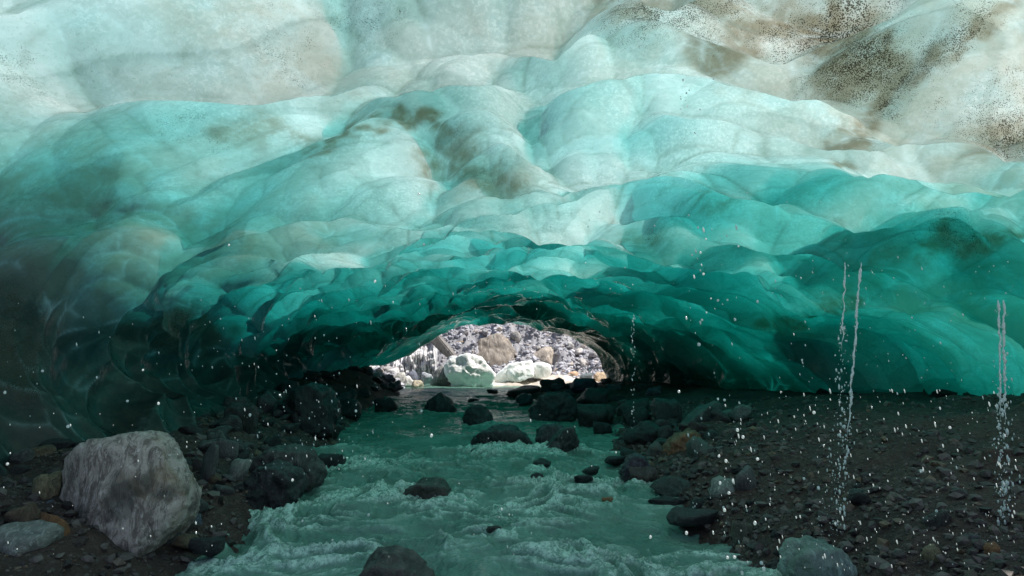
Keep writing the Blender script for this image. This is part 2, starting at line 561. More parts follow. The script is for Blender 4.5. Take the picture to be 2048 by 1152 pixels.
# sediment stain, broken by noise
nb = noise(t, tc, 5.5, 9, .74, .3)
fb = mathn(t, 'MULTIPLY', rampf(t, ab, .02, .95), mathn(t, 'ADD', .22, mathn(t, 'MULTIPLY', rampf(t, mathn(t, 'ADD', mathn(t, 'MULTIPLY', ab, .2), nb), .42, .72), .78)))
browncol = mixc(t, noise(t, tc, 7, 4), (.34, .20, .09, 1), (.70, .54, .36, 1))
col = mixc(t, mathn(t, 'MULTIPLY', fb, .85), clean, browncol)
col = mixc(t, mathn(t, 'MULTIPLY', al, 1.0), col, (.42, .40, .30, 1))
at_ = attr(t, 'tone')
col = mixc(t, 1, col, mixc(t, rampf(t, mathn(t, 'ADD', at_, mathn(t, 'MULTIPLY', n1, .5)), -.5, .9), (.66, .72, .70, 1), (1, 1, 1, 1)), 'MULTIPLY')
mk = mathn(t, 'MULTIPLY', attr(t, 'murk'), rampf(t, noise(t, tc, 2.6, 5, .6, .4), .3, .62))
col = mixc(t, mathn(t, 'MULTIPLY', mk, .95), col, (.56, .47, .37, 1))
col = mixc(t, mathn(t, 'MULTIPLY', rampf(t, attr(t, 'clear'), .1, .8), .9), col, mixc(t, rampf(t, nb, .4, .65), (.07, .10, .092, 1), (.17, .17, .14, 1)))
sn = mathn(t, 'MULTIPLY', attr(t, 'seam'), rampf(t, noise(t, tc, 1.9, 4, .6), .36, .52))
frost_glint = mathn(t, 'MULTIPLY', attr(t, 'seam'), rampf(t, noise(t, mapping(t, tc, (1, 1, 1), (1, 2, 0)), 1.4, 4, .6), .48, .62))
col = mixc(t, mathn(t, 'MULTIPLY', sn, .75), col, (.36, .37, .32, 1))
col = mixc(t, mathn(t, 'MULTIPLY', frost_glint, .85), col, (.98, .99, 1, 1))  # white lip lines: frost, plus wet highlight glints painted into the colour
lay = N(t, "ShaderNodeMapRange", ins={0: mathn(t, 'ADD', attr(t, 'layer'), mathn(t, 'MULTIPLY', mathn(t, 'SUBTRACT', n2, .5), .8)), 1: -.6, 2: .5, 3: 0.0, 4: 1.0}).outputs[0]
col = mixc(t, 1, col, mixc(t, lay, (.70, .74, .73, 1), (1, 1, 1, 1)), 'MULTIPLY')
# grains of debris
vor = N(t, "ShaderNodeTexVoronoi", ins={"Vector": mapping(t, tc, (1, 1, 1)), "Scale": 100.0, "Randomness": 1.0}).outputs[0]
vor2 = N(t, "ShaderNodeTexVoronoi", ins={"Vector": tc, "Scale": 42.0, "Randomness": 1.0}).outputs[0]
sel = noise(t, tc, 9, 6, .75)
selb = noise(t, tc, 14, 5, .75)
g1 = mathn(t, 'LESS_THAN', vor, mathn(t, 'MULTIPLY', mathn(t, 'SUBTRACT', mathn(t, 'ADD', mathn(t, 'MULTIPLY', ad, .75), mathn(t, 'MULTIPLY', sel, 1.0)), .66), 1.1))
g2 = mathn(t, 'LESS_THAN', vor2, mathn(t, 'MULTIPLY', mathn(t, 'SUBTRACT', mathn(t, 'ADD', mathn(t, 'MULTIPLY', ad, .5), mathn(t, 'MULTIPLY', selb, 1.0)), .83), 1.0))
gr = mathn(t, 'MAXIMUM', g1, g2)
col = mixc(t, mathn(t, 'MULTIPLY', gr, .85), col, (.10, .075, .05, 1))
hmap = mathn(t, 'ADD', mathn(t, 'MULTIPLY', noise(t, tc, 9, 6, .62, .4), .7), mathn(t, 'MULTIPLY', n2, .8))
hmap = mathn(t, 'ADD', hmap, mathn(t, 'MULTIPLY', gr, .12))
vn = N(t, "ShaderNodeTexVoronoi", feature='SMOOTH_F1', ins={"Vector": mapping(t, tc, (1, .7, 1)), "Scale": 3.4}).outputs[0]
hmap = mathn(t, 'ADD', hmap, mathn(t, 'MULTIPLY', vn, .8))
bp = bump(t, hmap, .4, .03)
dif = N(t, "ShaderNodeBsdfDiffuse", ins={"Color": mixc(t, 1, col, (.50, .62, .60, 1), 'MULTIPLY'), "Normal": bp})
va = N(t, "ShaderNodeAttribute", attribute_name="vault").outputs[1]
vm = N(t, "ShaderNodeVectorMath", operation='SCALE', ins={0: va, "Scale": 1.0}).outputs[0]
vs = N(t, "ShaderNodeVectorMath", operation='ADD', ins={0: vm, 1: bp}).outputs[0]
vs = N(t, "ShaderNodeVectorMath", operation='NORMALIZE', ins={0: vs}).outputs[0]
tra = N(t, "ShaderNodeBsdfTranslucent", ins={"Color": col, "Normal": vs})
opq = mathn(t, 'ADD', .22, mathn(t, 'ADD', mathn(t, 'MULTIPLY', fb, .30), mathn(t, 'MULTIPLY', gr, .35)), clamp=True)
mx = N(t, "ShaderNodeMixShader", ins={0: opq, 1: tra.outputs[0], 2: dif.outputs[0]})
glo = N(t, "ShaderNodeBsdfGlossy", ins={"Color": (1, 1, 1, 1), "Roughness": .10, "Normal": bp})
fr = N(t, "ShaderNodeFresnel", ins={"IOR": 1.31, "Normal": bp})
geo = N(t, "ShaderNodeNewGeometry")
ff = mathn(t, 'MULTIPLY', fr.outputs[0], mathn(t, 'SUBTRACT', 1.0, geo.outputs["Backfacing"]))
fin_s = N(t, "ShaderNodeMixShader", ins={0: fr.outputs[0], 1: mx.outputs[0], 2: glo.outputs[0]})
# weathered clear-to-white upper surface of the same body
tr = N(t, "ShaderNodeBsdfTransparent", ins={"Color": (1, 1, 1, 1)})
tl = N(t, "ShaderNodeBsdfTranslucent", ins={"Color": mixc(t, noise(t, tc, 2.0, 5), (.75, .78, .78, 1), (.92, .93, .92, 1))})
df = N(t, "ShaderNodeBsdfDiffuse", ins={"Color": (.8, .82, .82, 1)})
a = N(t, "ShaderNodeMixShader", ins={0: .3, 1: tl.outputs[0], 2: df.outputs[0]})
b = N(t, "ShaderNodeMixShader", ins={0: .3, 1: tr.outputs[0], 2: a.outputs[0]})
both = N(t, "ShaderNodeMixShader", ins={0: attr(t, "outer"), 1: fin_s.outputs[0], 2: b.outputs[0]})
crd = N(t, "ShaderNodeBsdfDiffuse", ins={"Color": mixc(t, n1, (.16, .15, .14, 1), (.30, .28, .26, 1))})  # dark opaque skin added on the portal end face to keep light out of the rim
both = N(t, "ShaderNodeMixShader", ins={0: attr(t, "rim_block"), 1: both.outputs[0], 2: crd.outputs[0]})
t.links.new(both.outputs[0], out.inputs[0])
ice_volume(t, out)
_na = ice_me.attributes.new("vault", 'FLOAT_VECTOR', 'POINT')
_na.data.foreach_set("vector", np.vstack([-BN.reshape(-1, 3), np.tile([[0., 0, 1]], (nv - nin, 1))]).astype(np.float32).ravel())
ice_me.materials.append(m_ice)
glacier = link("glacier_ice", ice_me, kind='structure')

# ================================================================== GROUND
def lerp_tab(y, tab):
    a = np.array(tab, float)
    return np.interp(y, a[:, 0], a[:, 1])


XL = [(-6, -3.2), (3, -2.9), (5.0, -2.9), (5.6, -2.75), (6.7, -2.45), (8, -2.75), (10.4, -3.3), (14, -3.7), (20, -4.6), (26, -4.9), (30, -5.0), (40, -4)]
XR = [(-6, 2.2), (3, 1.8), (4.6, 1.95), (5.8, 2.15), (7.4, 1.75), (9.4, 1.75), (13.5, 2.3), (17, 2.0), (20, 1.2), (23, .5), (26, 1.2), (29, 3.2), (40, 3)]
HR = [(-6, 1.0), (3, 1.15), (7, 1.13), (9, 1.0), (11, .85), (14, .7), (18, .5), (22, .45), (25, .4), (28, .06), (34, .2)]
HL = [(-6, .9), (4, .75), (7, .6), (10, .75), (14, .7), (18, .85), (23, 1.05), (26, 1.15), (30, .8), (34, .5)]
SR = [(-6, .55), (7, .52), (9, .38), (14, .3), (40, .2)]


def ground_z(x, y, fine=True):
    x = np.asarray(x, float)
    y = np.asarray(y, float)
    xl, xr = lerp_tab(y, XL), lerp_tab(y, XR)
    hr, hl, sr = lerp_tab(y, HR), lerp_tab(y, HL), lerp_tab(y, SR)
    dr = x - xr
    dl = xl - x
    zr = hr * (1 - np.exp(-np.maximum(dr, 0) * sr / hr * 1.25))
    zl = hl * (1 - np.exp(-np.maximum(dl, 0) * .75 / hl * 1.2))
    bed = -.45 * np.clip(np.minimum(-dr, -dl) / .8, 0, 1)
    z = np.where(dr > 0, zr, np.where(dl > 0, zl, bed)) + .02
    # beyond the portal: gravel bar, then the moraine slope
    bar = .06 + .02 * (y - 28.5)
    k = sstep(28.6, 29.6, y) * sstep(-4.5, -2.0, x + (y - 29) * .3)
    z = z * (1 - k) + np.maximum(bar, z * .5) * k
    s0 = 33.5 + .15 * np.maximum(x, 0)
    z = z + np.maximum(y - s0, 0) * .60 * sstep(0, 4, y - s0) - np.maximum(y - 85, 0) * .60
    # outside the cave the ground climbs beside the glacier
    if fine:
        far = sstep(30, 36, y)
        z = z + .085 * fbm(x * 1.3, y * 1.3, 1, 4) * (1 + far * 4) + .018 * fbm(x * 6, y * 6, 2, 3)
        z = z + far * .25 * ridged(x * .5, y * .35, 6, 4)
    return z


def on_ground(px, py, dmin=2.5):
    x, y, z = pixel_ray(px, py)
    d = np.arange(dmin, 90, .02)
    X, Y, Z = x / y * d, d, CAM_Z + z / y * d
    G = np.maximum(ground_z(X, Y, False), -.03)
    k = np.argmax(Z < G)
    return Vector((X[k], Y[k], G[k])), d[k]


def axis(a, b, c0, fine, coarse):
    """coordinates dense near c0"""
    pts = [c0]
    step = fine
    x = c0
    while x < b:
        x += fine + coarse * abs(x - c0)
        pts.append(min(x, b))
    x = c0
    lo = []
    while x > a:
        x -= fine + coarse * abs(x - c0)
        lo.append(max(x, a))
    return np.array(lo[::-1] + pts)


gx = axis(-60, 60, 0, .035, .012)
gy = axis(-30, 100, 4, .03, .006)
GX, GY = np.meshgrid(gx, gy)
GZ = ground_z(GX, GY)
# beside and outside the ice
side = np.maximum(GX - 11.5, 0)
GZ = GZ + np.minimum(side * .25, 4) * sstep(-12, 0, GY)
gr_me = mesh_np("ground", np.stack([GX, GY, GZ], 2).reshape(-1, 3), [grid_faces(len(gy), len(gx))],
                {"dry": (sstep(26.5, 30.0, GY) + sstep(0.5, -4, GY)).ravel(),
                 "bar": (sstep(27.5, 28.6, GY) * (1 - sstep(32.5, 34.5, GY)) * sstep(-4.6, -3.4, GX)).ravel()})

m_ground, t, out = new_mat("glacial till")
tc = N(t, "ShaderNodeTexCoord").outputs["Object"]
na = noise(t, tc, 1.1, 6, .6)
nc = noise(t, tc, 14, 6, .75)
v1 = N(t, "ShaderNodeTexVoronoi", ins={"Vector": tc, "Scale": 38.0})
v2 = N(t, "ShaderNodeTexVoronoi", ins={"Vector": tc, "Scale": 90.0})
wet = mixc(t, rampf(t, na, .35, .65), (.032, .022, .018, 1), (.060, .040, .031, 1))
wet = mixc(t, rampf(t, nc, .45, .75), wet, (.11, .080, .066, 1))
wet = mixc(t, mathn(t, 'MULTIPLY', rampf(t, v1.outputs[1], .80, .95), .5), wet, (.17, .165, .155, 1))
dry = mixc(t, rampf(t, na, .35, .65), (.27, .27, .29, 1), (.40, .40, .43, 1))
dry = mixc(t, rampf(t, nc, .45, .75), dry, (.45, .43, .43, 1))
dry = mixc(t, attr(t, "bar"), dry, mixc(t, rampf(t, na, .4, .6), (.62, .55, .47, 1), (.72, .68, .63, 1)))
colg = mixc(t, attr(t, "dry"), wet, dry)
hh = mathn(t, 'ADD', mathn(t, 'MULTIPLY', nc, 1.0), mathn(t, 'ADD', mathn(t, 'MULTIPLY', v1.outputs[0], -.5), mathn(t, 'MULTIPLY', v2.outputs[0], -.3)))
pb = N(t, "ShaderNodeBsdfPrincipled", ins={"Base Color": colg, "Roughness": .75, "Specular IOR Level": .35, "Normal": bump(t, hh, .9, .03)})
t.links.new(pb.outputs[0], out.inputs[0])
ground = link("ground", gr_me, m_ground, kind='structure')
# plain far beyond
fx = np.linspace(-900, 900, 60)
FX, FY = np.meshgrid(fx, fx)
inside = (np.abs(FX) < 75) & (FY > -45) & (FY < 115)
FZ = np.where(inside, -12, -.5 + 1.5 * fbm(FX * .01, FY * .01, 4, 3))
far_me = mesh_np("valley_floor", np.stack([FX, FY, FZ], 2).reshape(-1, 3), [grid_faces(60, 60)],
                 {"dry": np.ones(3600), "bar": np.zeros(3600)})
link("valley_floor", far_me, m_ground, kind='structure')

# ================================================================== WATER
m_water, t, out = new_mat("silty meltwater")
tc = N(t, "ShaderNodeTexCoord").outputs["Object"]
foam = attr(t, "foam")
nf = noise(t, tc, 42, 6, .8, .3)
ff = mathn(t, 'MULTIPLY', mathn(t, 'MULTIPLY', rampf(t, foam, .12, .9), rampf(t, mathn(t, 'ADD', mathn(t, 'MULTIPLY', nf, .45), mathn(t, 'MULTIPLY', noise(t, mapping(t, tc, (1, .6, 1)), 13, 8, .72, .6), .6)), .42, .62)), .9)
cw = mixc(t, rampf(t, noise(t, tc, 1.3, 5), .35, .65), (.085, .185, .145, 1), (.14, .27, .215, 1))
cw = mixc(t, ff, cw, (.62, .82, .72, 1))
rp1 = noise(t, mapping(t, tc, (1, 1.6, 1)), 7, 6, .62, .8)
rp2 = noise(t, mapping(t, tc, (1.3, 1.0, 1)), 24, 4, .6, .5)
hb = mathn(t, 'ADD', rp1, mathn(t, 'MULTIPLY', rp2, .35))
rgh = mathn(t, 'ADD', .05, mathn(t, 'MULTIPLY', ff, .4))
pb = N(t, "ShaderNodeBsdfPrincipled", ins={"Base Color": cw, "Roughness": rgh, "IOR": 1.33, "Normal": bump(t, hb, .7, .06)})
t.links.new(pb.outputs[0], out.inputs[0])

wxs = np.linspace(-7, 6.2, 760)
k = np.linspace(0, 1, 900)
wys = np.concatenate([np.linspace(-25, 2.5, 60), 2.6 + 29.4 * (0.32 * k + 0.68 * k ** 1.7)])
WX, WY = np.meshgrid(wxs, wys)
near = 1 - sstep(5, 18, WY)
qx = WX + .40 * fbm(WX * .6, WY * .6, 3, 3) + .10 * fbm(WX * 2.2, WY * 2.2, 8, 2)
qy = WY + .40 * fbm(WX * .6 + 30, WY * .6, 3, 3) + .10 * fbm(WX * 2.2, WY * 2.2, 18, 2)
w0 = fbm(qx * .55, qy * .8, 1.0, 2)
w1 = ridged(qx * 1.1, qy * 1.7, 1.0, 2)
w2 = ridged(qx * 2.7, qy * 4.0, 5.0, 3)
w3 = ridged(qx * 7.0, qy * 9.0, 9.0, 3)
w4 = vnoise(qx * 30, qy * 34, 2.0)
calm = .45 + .55 * sstep(-.4, .5, fbm(WX * .45, WY * .5, 20, 2))
WZ = .08 * w0 + calm * ((.032 + .045 * near) * w1 + (.022 + .034 * near) * w2 + (.008 + .018 * near) * w3 + .004 * near * w4) - .06
foamv = sstep(.75, 1.9, w2 + .7 * w3 + .3 * w1) * (.25 + .25 * near) + sstep(1.1, 1.7, w1 + .5 * w3) * .3 * near
foamv = foamv * (.35 + .65 * calm)
for fx_, fy_, fr_, fs_ in [(778, 824, .5, .6), (882, 828, .6, .6), (957, 846, .5, .7), (1005, 902, .8, .9), (1112, 902, .6, .9), (1083, 941, .3, .8), (1178, 953, .3, .8),
                       (1075, 971, .3, .9), (1166, 970, .35, .8), (800, 990, .5, 1.2), (852, 1008, .5, .8), (991, 1074, .25, .9), (443, 1118, .3, 1.0), (665, 946, .35, .9),
                       (1270, 968, .4, .8), (430, 1060, .35, .9), (560, 1050, .4, 1.2), (640, 1000, .5, 1.1), (690, 930, .7, 1.2), (1060, 1010, .6, .9), (1150, 1125, .5, 1.1),
                       (1420, 1110, .4, .9), (620, 1110, .45, 1.2), (330, 1110, .3, .8)]:
    rx_, ry_, rz_ = pixel_ray(fx_, fy_)
    dd_ = -CAM_Z / rz_
    g_ = np.exp(-(((WX - rx_ * dd_) / fr_) ** 2 + ((WY - ry_ * dd_) / (fr_ * .8)) ** 2) * 1.3)
    foamv += fs_ * g_ * (.15 + .85 * sstep(-.2, 1.3, w2 + .6 * w3))
    WZ += .05 * fs_ * g_ * (.4 * w2 + .35 * w3) * .6
WZ *= 1 - .75 * sstep(24, 28, WY)
wat_me = mesh_np("stream_water", np.stack([WX, WY, WZ], 2).reshape(-1, 3), [grid_faces(len(wys), 760)], {"foam": foamv.ravel()})
link("stream_water", wat_me, m_water, kind='structure')

# ================================================================== ROCKS
def rock_material(name, streaks=False, wetness=.5):
    m, t, out = new_mat(name)
    tc = N(t, "ShaderNodeTexCoord").outputs["Object"]
    oi = N(t, "ShaderNodeObjectInfo")
    shift = N(t, "ShaderNodeVectorMath", operation='ADD', ins={0: tc, 1: oi.outputs["Location"]}).outputs[0]
    base = oi.outputs["Color"]
    n1 = noise(t, shift, 2.2, 6, .65, .4)
    n2 = noise(t, mapping(t, shift, (9, 2.2, 2.2), (.4, .7, .5)), 1.6, 6, .7, .6)
    n3 = noise(t, shift, 30, 4, .7)
    c = mixc(t, 1, base, mixc(t, rampf(t, n1, .3, .7), (.55, .55, .56, 1), (1.3, 1.26, 1.2, 1)), 'MULTIPLY')
    c = mixc(t, rampf(t, n2, .5, .66), c, mixc(t, 1, base, (1.8, 1.8, 1.8, 1), 'MULTIPLY'))
    c = mixc(t, rampf(t, n3, .58, .72), c, mixc(t, 1, base, (.45, .45, .47, 1), 'MULTIPLY'))
    h = mathn(t, 'ADD', mathn(t, 'MULTIPLY', n1, .8), mathn(t, 'ADD', mathn(t, 'MULTIPLY', n2, .5), mathn(t, 'MULTIPLY', n3, .25)))
    pb = N(t, "ShaderNodeBsdfPrincipled", ins={"Base Color": c, "Roughness": .62 - .3 * wetness, "Specular IOR Level": .4,
                                                "Normal": bump(t, h, .7, .12)})
    t.links.new(pb.outputs[0], out.inputs[0])
    return m


m_wet = rock_material("wet rock", wetness=.75)
m_damp = rock_material("damp rock", wetness=.3)
m_dry = rock_material("dry rock", wetness=0)


def proto(seed, mat, sub=3, sharp=12, rough=.05, flat=1.0, nplanes=14):
    P, f = rock_verts(seed, sub, sharp, nplanes, rough, flat)
    P = P / np.abs(P).max(axis=0)[None, :]         # fits the box -1..1
    me = mesh_np("rock_mesh", P, [f])
    me.materials.append(mat)
    return me


WETP = [proto(100 + i, m_wet, 3, [16, 30, 22, 40][i % 4], .16) for i in range(8)]
DAMPP = [proto(200 + i, m_damp, 3, [10, 24, 16, 34][i % 4], .14) for i in range(8)]
DRYP = [proto(300 + i, m_dry, 3, [20, 30, 44, 18][i % 4], .15) for i in range(8)]
BIGP = [proto(400 + i, m_wet, 4, [18, 26, 36][i % 3], .16) for i in range(5)]

DARK = (.035, .035, .038)
GREY = (.12, .12, .12)
PALE = (.26, .27, .25)
BRN = (.15, .11, .075)
ORG = (.26, .13, .06)
GRN = (.10, .13, .115)
RED = (.08, .06, .058)
YEL = (.24, .21, .13)
OUTG = (.36, .35, .36)
OUTP = (.55, .52, .48)
BLUE = (.13, .16, .20)


def put_rock(x0, y0, x1, y1, col, label, pool=WETP, dist=None, depth=1.0, sink=.22, name="rock", rotz=None, tilt=0.0, group=None, k=None, in_water=False):
    """stone seen between pixels (x0,y0)-(x1,y1); its foot stands on the ground"""
    cx = (x0 + x1) / 2
    if dist is None:
        base, d = on_ground(cx, y1)
        if in_water:
            ray = pixel_ray(cx, y1)
            d = CAM_Z / -ray[2] * ray[1]
            base = Vector((ray[0] / ray[1] * d, d, 0))
    else:
        d = dist
        base = at(cx, y1, d)
    w = (x1 - x0) / F * d / 2
    dd = w * depth
    d2 = d + dd * .8
    w = (x1 - x0) / F * d2 / 2
    h = (y1 - y0) / F * d2
    full = h / (1 - sink)
    zc = base.z + h - full / 2
    i = random.randrange(len(pool)) if k is None else k
    o = link(name, pool[i % len(pool)])
    o.location = (cx / 1 * 0 + (cx - 1024) / F * d2, d2, zc)
    o.scale = (w, dd, full / 2)
    # quarter turns keep the silhouette box, small tilt gives variety
    o.rotation_euler = (0, math.radians(tilt), 0)
    o.color = (*col, 1)
    o["label"] = label
    o["category"] = "rock"
    if group: o["group"] = group
    return o


R = put_rock
def outline_rock(name, pts, c, dist, mat, depth, seed, col, sub=5, p=16, rough=.035, ztop=.12, lean=0.0):
    """convex stone: pts = silhouette in photo pixels, c = centre pixel, dist = distance of its centre"""
    cc = at(c[0], c[1], dist)
    s = dist / F
    nn, oo = [], []
    P = [((x - c[0]) * s, (c[1] - y) * s) for x, y in pts]
    for i in range(len(P)):
        (ax, az), (bx, bz) = P[i], P[(i + 1) % len(P)]
        ex, ez = bx - ax, bz - az
        n = np.array([ez, 0, -ex])
        n /= np.linalg.norm(n)
        off = n[0] * ax + n[2] * az
        if off < 0:
            n, off = -n, -off
        nn.append(n)
        oo.append(off)
    r = np.random.RandomState(seed)
    for _ in range(9):
        a = r.uniform(-1, 1)
        b = r.uniform(-.8, .8)
        for sy in (-1, 1):
            n = np.array([a * .6, sy * 1.0, b * .6])
            n /= np.linalg.norm(n)
            nn.append(n)
            oo.append(depth * r.uniform(.85, 1.1))
    nn, oo = np.array(nn), np.array(oo)
    v, f = ICO[sub]
    Rr = poly_radius(v, nn, oo, p)
    Q = v * Rr[:, None]
    q = Q * 2.2 / max(depth, .3) + seed
    Q = Q * (1 + rough * fbm(q[:, 0], q[:, 1], q[:, 2], 5) + rough * .35 * fbm(q[:, 0] * 6, q[:, 1] * 2, q[:, 2] * 6, 4))[:, None]
    me = mesh_np(name, Q, [f])
    o = link(name, me, mat)
    o.location = cc
    o.color = (*col, 1)
    return o


def RO(pts, c, dist, depth, seed, col, label, p=14):
    o = outline_rock("rock", pts, c, dist, m_wet, depth, seed, col, sub=5, p=p + 6, rough=.12)
    o["label"] = label
    o["category"] = "rock"
    return o


# --- left bank
R(92, 948, 156, 1012, YEL, "yellowish rounded stone perched left of the big striped boulder", DAMPP, k=1)
R(110, 1006, 134, 1024, BLUE, "small blue-grey stone just under the yellowish rounded stone", DAMPP, k=2)
R(55, 1018, 108, 1060, BRN, "brown rounded stone left of the orange one beside the big boulder", DAMPP, k=4)
R(112, 1026, 162, 1106, ORG, "rusty orange-brown stone against the foot of the big boulder", DAMPP, k=0)
R(6, 1056, 142, 1130, PALE, "long pale grey stone lying at bottom left of the boulder", DAMPP, k=3, tilt=-12)
R(146, 1086, 206, 1126, RED, "reddish grey stone below the orange-brown stone", DAMPP, k=5)
R(-30, 1056, 12, 1112, PALE, "pale stone cut by the left edge of the photo", DAMPP, k=6)
R(132, 1124, 184, 1160, BRN, "dull brown stone at the very bottom under the pale long one", DAMPP, k=7)
R(388, 1036, 422, 1062, BLUE, "blue-grey pebble at the waterline right of the big boulder", DAMPP, k=2)
R(416, 890, 455, 966, GREY, "upright grey stone standing behind the big boulder", WETP, k=1, tilt=8)
R(428, 862, 470, 908, GRN, "greenish grey block wedged under the ice left of the dark pile", WETP, k=2)
R(470, 918, 516, 970, PALE, "pale oval stone leaning in the dark left rubble", DAMPP, k=1, tilt=20)
R(450, 880, 490, 925, GREY, "grey stone between the wedged block and the pale oval", WETP, k=6)
RO([(512, 960), (516, 920), (535, 900), (580, 893), (620, 905), (638, 935), (644, 962), (600, 985), (520, 985)], (578, 942), 7.6, 0.4, 38, (.055, .052, .05), "large dark rough boulder at left edge of stream", p=14)
RO([(494, 990), (500, 955), (525, 932), (560, 930), (590, 945), (600, 975), (590, 1005), (510, 1010)], (548, 970), 6.8, 0.3, 39, DARK, "rounded black boulder in front of the large dark rough one", p=14)
R(632, 910, 698, 942, DARK, "black stone in the water right of the left boulders", WETP, k=3, in_water=True)
R(494, 998, 548, 1038, DARK, "dark wet stone at the waterline below the black boulder", WETP, k=4)
R(526, 1002, 562, 1020, DARK, "small dark stone half awash beside the left waterline", WETP, k=5)
R(412, 1082, 472, 1116, DARK, "black stone poking out of the white water lower left", WETP, k=6, in_water=True)
R(520, 780, 560, 830, (.07, .07, .075), "grey stone leaning on the ice foot above left rubble", WETP, k=7)
RO([(558, 855), (565, 810), (590, 780), (630, 768), (660, 790), (672, 830), (668, 868), (600, 885)], (615, 825), 11.5, 0.6, 41, (.022, .022, .024), "big black boulder at the foot of the left ice wall", p=14)
R(466, 810, 540, 880, (.03, .03, .03), "black block below the hanging left ice lobe", BIGP, k=3)
R(610, 842, 690, 872, (.03, .03, .032), "flat black rock reaching into the stream from the left", WETP, k=0)
R(668, 800, 740, 842, (.03, .03, .033), "dark angular rock at left shore below the portal", WETP, k=1)
# --- in the stream
R(752, 796, 804, 824, DARK, "low black rock in the stream left of the pointed one", WETP, k=2, in_water=True)
RO([(850, 820), (860, 800), (872, 790), (882, 788), (900, 802), (914, 822), (912, 834), (852, 834)], (882, 815), 17.0, 0.4, 31, DARK, "pointed black triangular rock in the blue far water", p=14)
RO([(926, 838), (934, 820), (950, 811), (970, 814), (984, 832), (986, 846), (930, 848)], (957, 832), 14.8, 0.35, 32, DARK, "black rock in midstream right of the pointed one", p=14)
RO([(946, 886), (960, 868), (985, 856), (1030, 858), (1056, 872), (1066, 890), (1060, 905), (950, 905)], (1005, 885), 11.0, 0.4, 33, DARK, "wide low black boulder in the middle of the stream", p=14)
RO([(1072, 878), (1078, 860), (1098, 850), (1120, 850), (1134, 862), (1130, 895), (1080, 895)], (1102, 876), 11.2, 0.3, 34, (.045, .045, .05), "rear one of two touching boulders in midstream", p=14)
RO([(1090, 896), (1104, 878), (1125, 858), (1144, 853), (1153, 872), (1156, 896), (1140, 902), (1100, 902)], (1125, 882), 10.7, 0.3, 35, (.055, .06, .058), "front wedge-shaped one of two touching midstream boulders", p=14)
R(936, 797, 962, 805, DARK, "small dark stone just breaking the far water surface", WETP, k=5, in_water=True)
R(974, 779, 1000, 788, DARK, "tiny dark stone near the ice block in far water", WETP, k=6, in_water=True)
R(1064, 919, 1102, 938, DARK, "small rounded black stone right of centre in the stream", WETP, k=7, in_water=True)
R(1160, 934, 1196, 950, DARK, "small black stone in the stream before the right bank", WETP, k=0, in_water=True)
R(1058, 949, 1092, 968, DARK, "small stone with water curling over it in midstream", WETP, k=1, in_water=True)
R(1144, 952, 1188, 967, DARK, "flat awash stone right of the small midstream stone", WETP, k=2, in_water=True)
R(1198, 914, 1246, 930, DARK, "flat black stone at the right waterline", WETP, k=3, in_water=True)
R(942, 896, 980, 907, DARK, "thin dark stone awash below the wide low boulder", WETP, k=4, in_water=True)
RO([(798, 992), (815, 975), (845, 962), (875, 964), (905, 985), (910, 1000), (880, 1012), (810, 1010)], (852, 990), 7.3, 0.3, 36, (.05, .047, .04), "brownish boulder with water pouring over its left side", p=14)
R(972, 1053, 1010, 1071, (.05, .055, .05), "small green-black stone awash in lower midstream", WETP, k=5, in_water=True)
R(1196, 997, 1228, 1009, ORG, "small orange-brown stone awash in the right half of stream", WETP, k=6, in_water=True)
RO([(705,1185),(722,1150),(742,1122),(770,1112),(798,1118),(832,1142),(862,1164),(875,1190),(840,1225),(712,1225)], (780,1175), 4.3, 0.32, 37, (.055, .05, .047), "dark peaked boulder cut by the bottom edge in the stream", p=14)
# --- right shore towards the portal
RO([(1058, 822), (1072, 800), (1095, 788), (1130, 786), (1152, 800), (1156, 830), (1140, 842), (1065, 840)], (1106, 815), 15.5, 0.5, 40, DARK, "large black boulder at the right shore below the portal", p=14)
R(1010, 770, 1082, 797, DARK, "dark rock furthest left on the right shore by the portal", WETP, k=0)
R(1030, 788, 1072, 811, (.05, .055, .07), "low shiny rock in front of the dark shore rocks", WETP, k=1)
R(1078, 756, 1140, 784, (.05, .055, .065), "dark humped rock right of the long white ice block", WETP, k=2)
R(1130, 756, 1190, 784, (.06, .075, .12), "bluish wet rock at the right foot of the portal", WETP, k=3)
R(1150, 778, 1226, 812, (.04, .04, .043), "black rock at the foot of right portal corner", WETP, k=4)
R(1155, 745, 1182, 762, (.16, .2, .22), "blue-grey slab in front of the tan sand beyond portal", DAMPP, k=5)
R(1150, 812, 1240, 862, (.035, .037, .036), "broad black rock on right shore behind two boulders", BIGP, k=0)
R(1232, 800, 1300, 850, (.035, .037, .036), "black rock under the low right ice foot", BIGP, k=1)
R(1180, 846, 1226, 872, DARK, "small black rock right of the two touching boulders", WETP, k=6)
R(1240, 840, 1330, 890, (.03, .032, .032), "dark boulder behind the grey rounded right bank stone", BIGP, k=2)
R(1300, 800, 1372, 850, (.035, .04, .04), "dark rock tucked beneath the teal ice", BIGP, k=3)
RO([(1242, 948), (1250, 925), (1262, 911), (1290, 914), (1302, 935), (1296, 962), (1250, 966)], (1272, 940), 8.1, 0.22, 42, (.05, .045, .06), "angular blackish rock jutting out at the right waterline", p=18)
R(1250, 940, 1318, 982, RED, "dull reddish rock under the angular blackish one", BIGP, k=0)
R(1290, 883, 1326, 922, (.10, .10, .09), "grey rounded stone left of the orange-brown boulder", WETP, k=7)
RO([(1328, 905), (1336, 882), (1358, 868), (1388, 862), (1400, 875), (1396, 915), (1370, 932), (1335, 928)], (1364, 898), 8.9, 0.25, 44, (.17, .095, .05), "orange-brown boulder on the right bank", p=14)
R(1364, 868, 1412, 928, GRN, "green-grey slab leaning on the orange-brown boulder", DAMPP, k=3, tilt=-15)
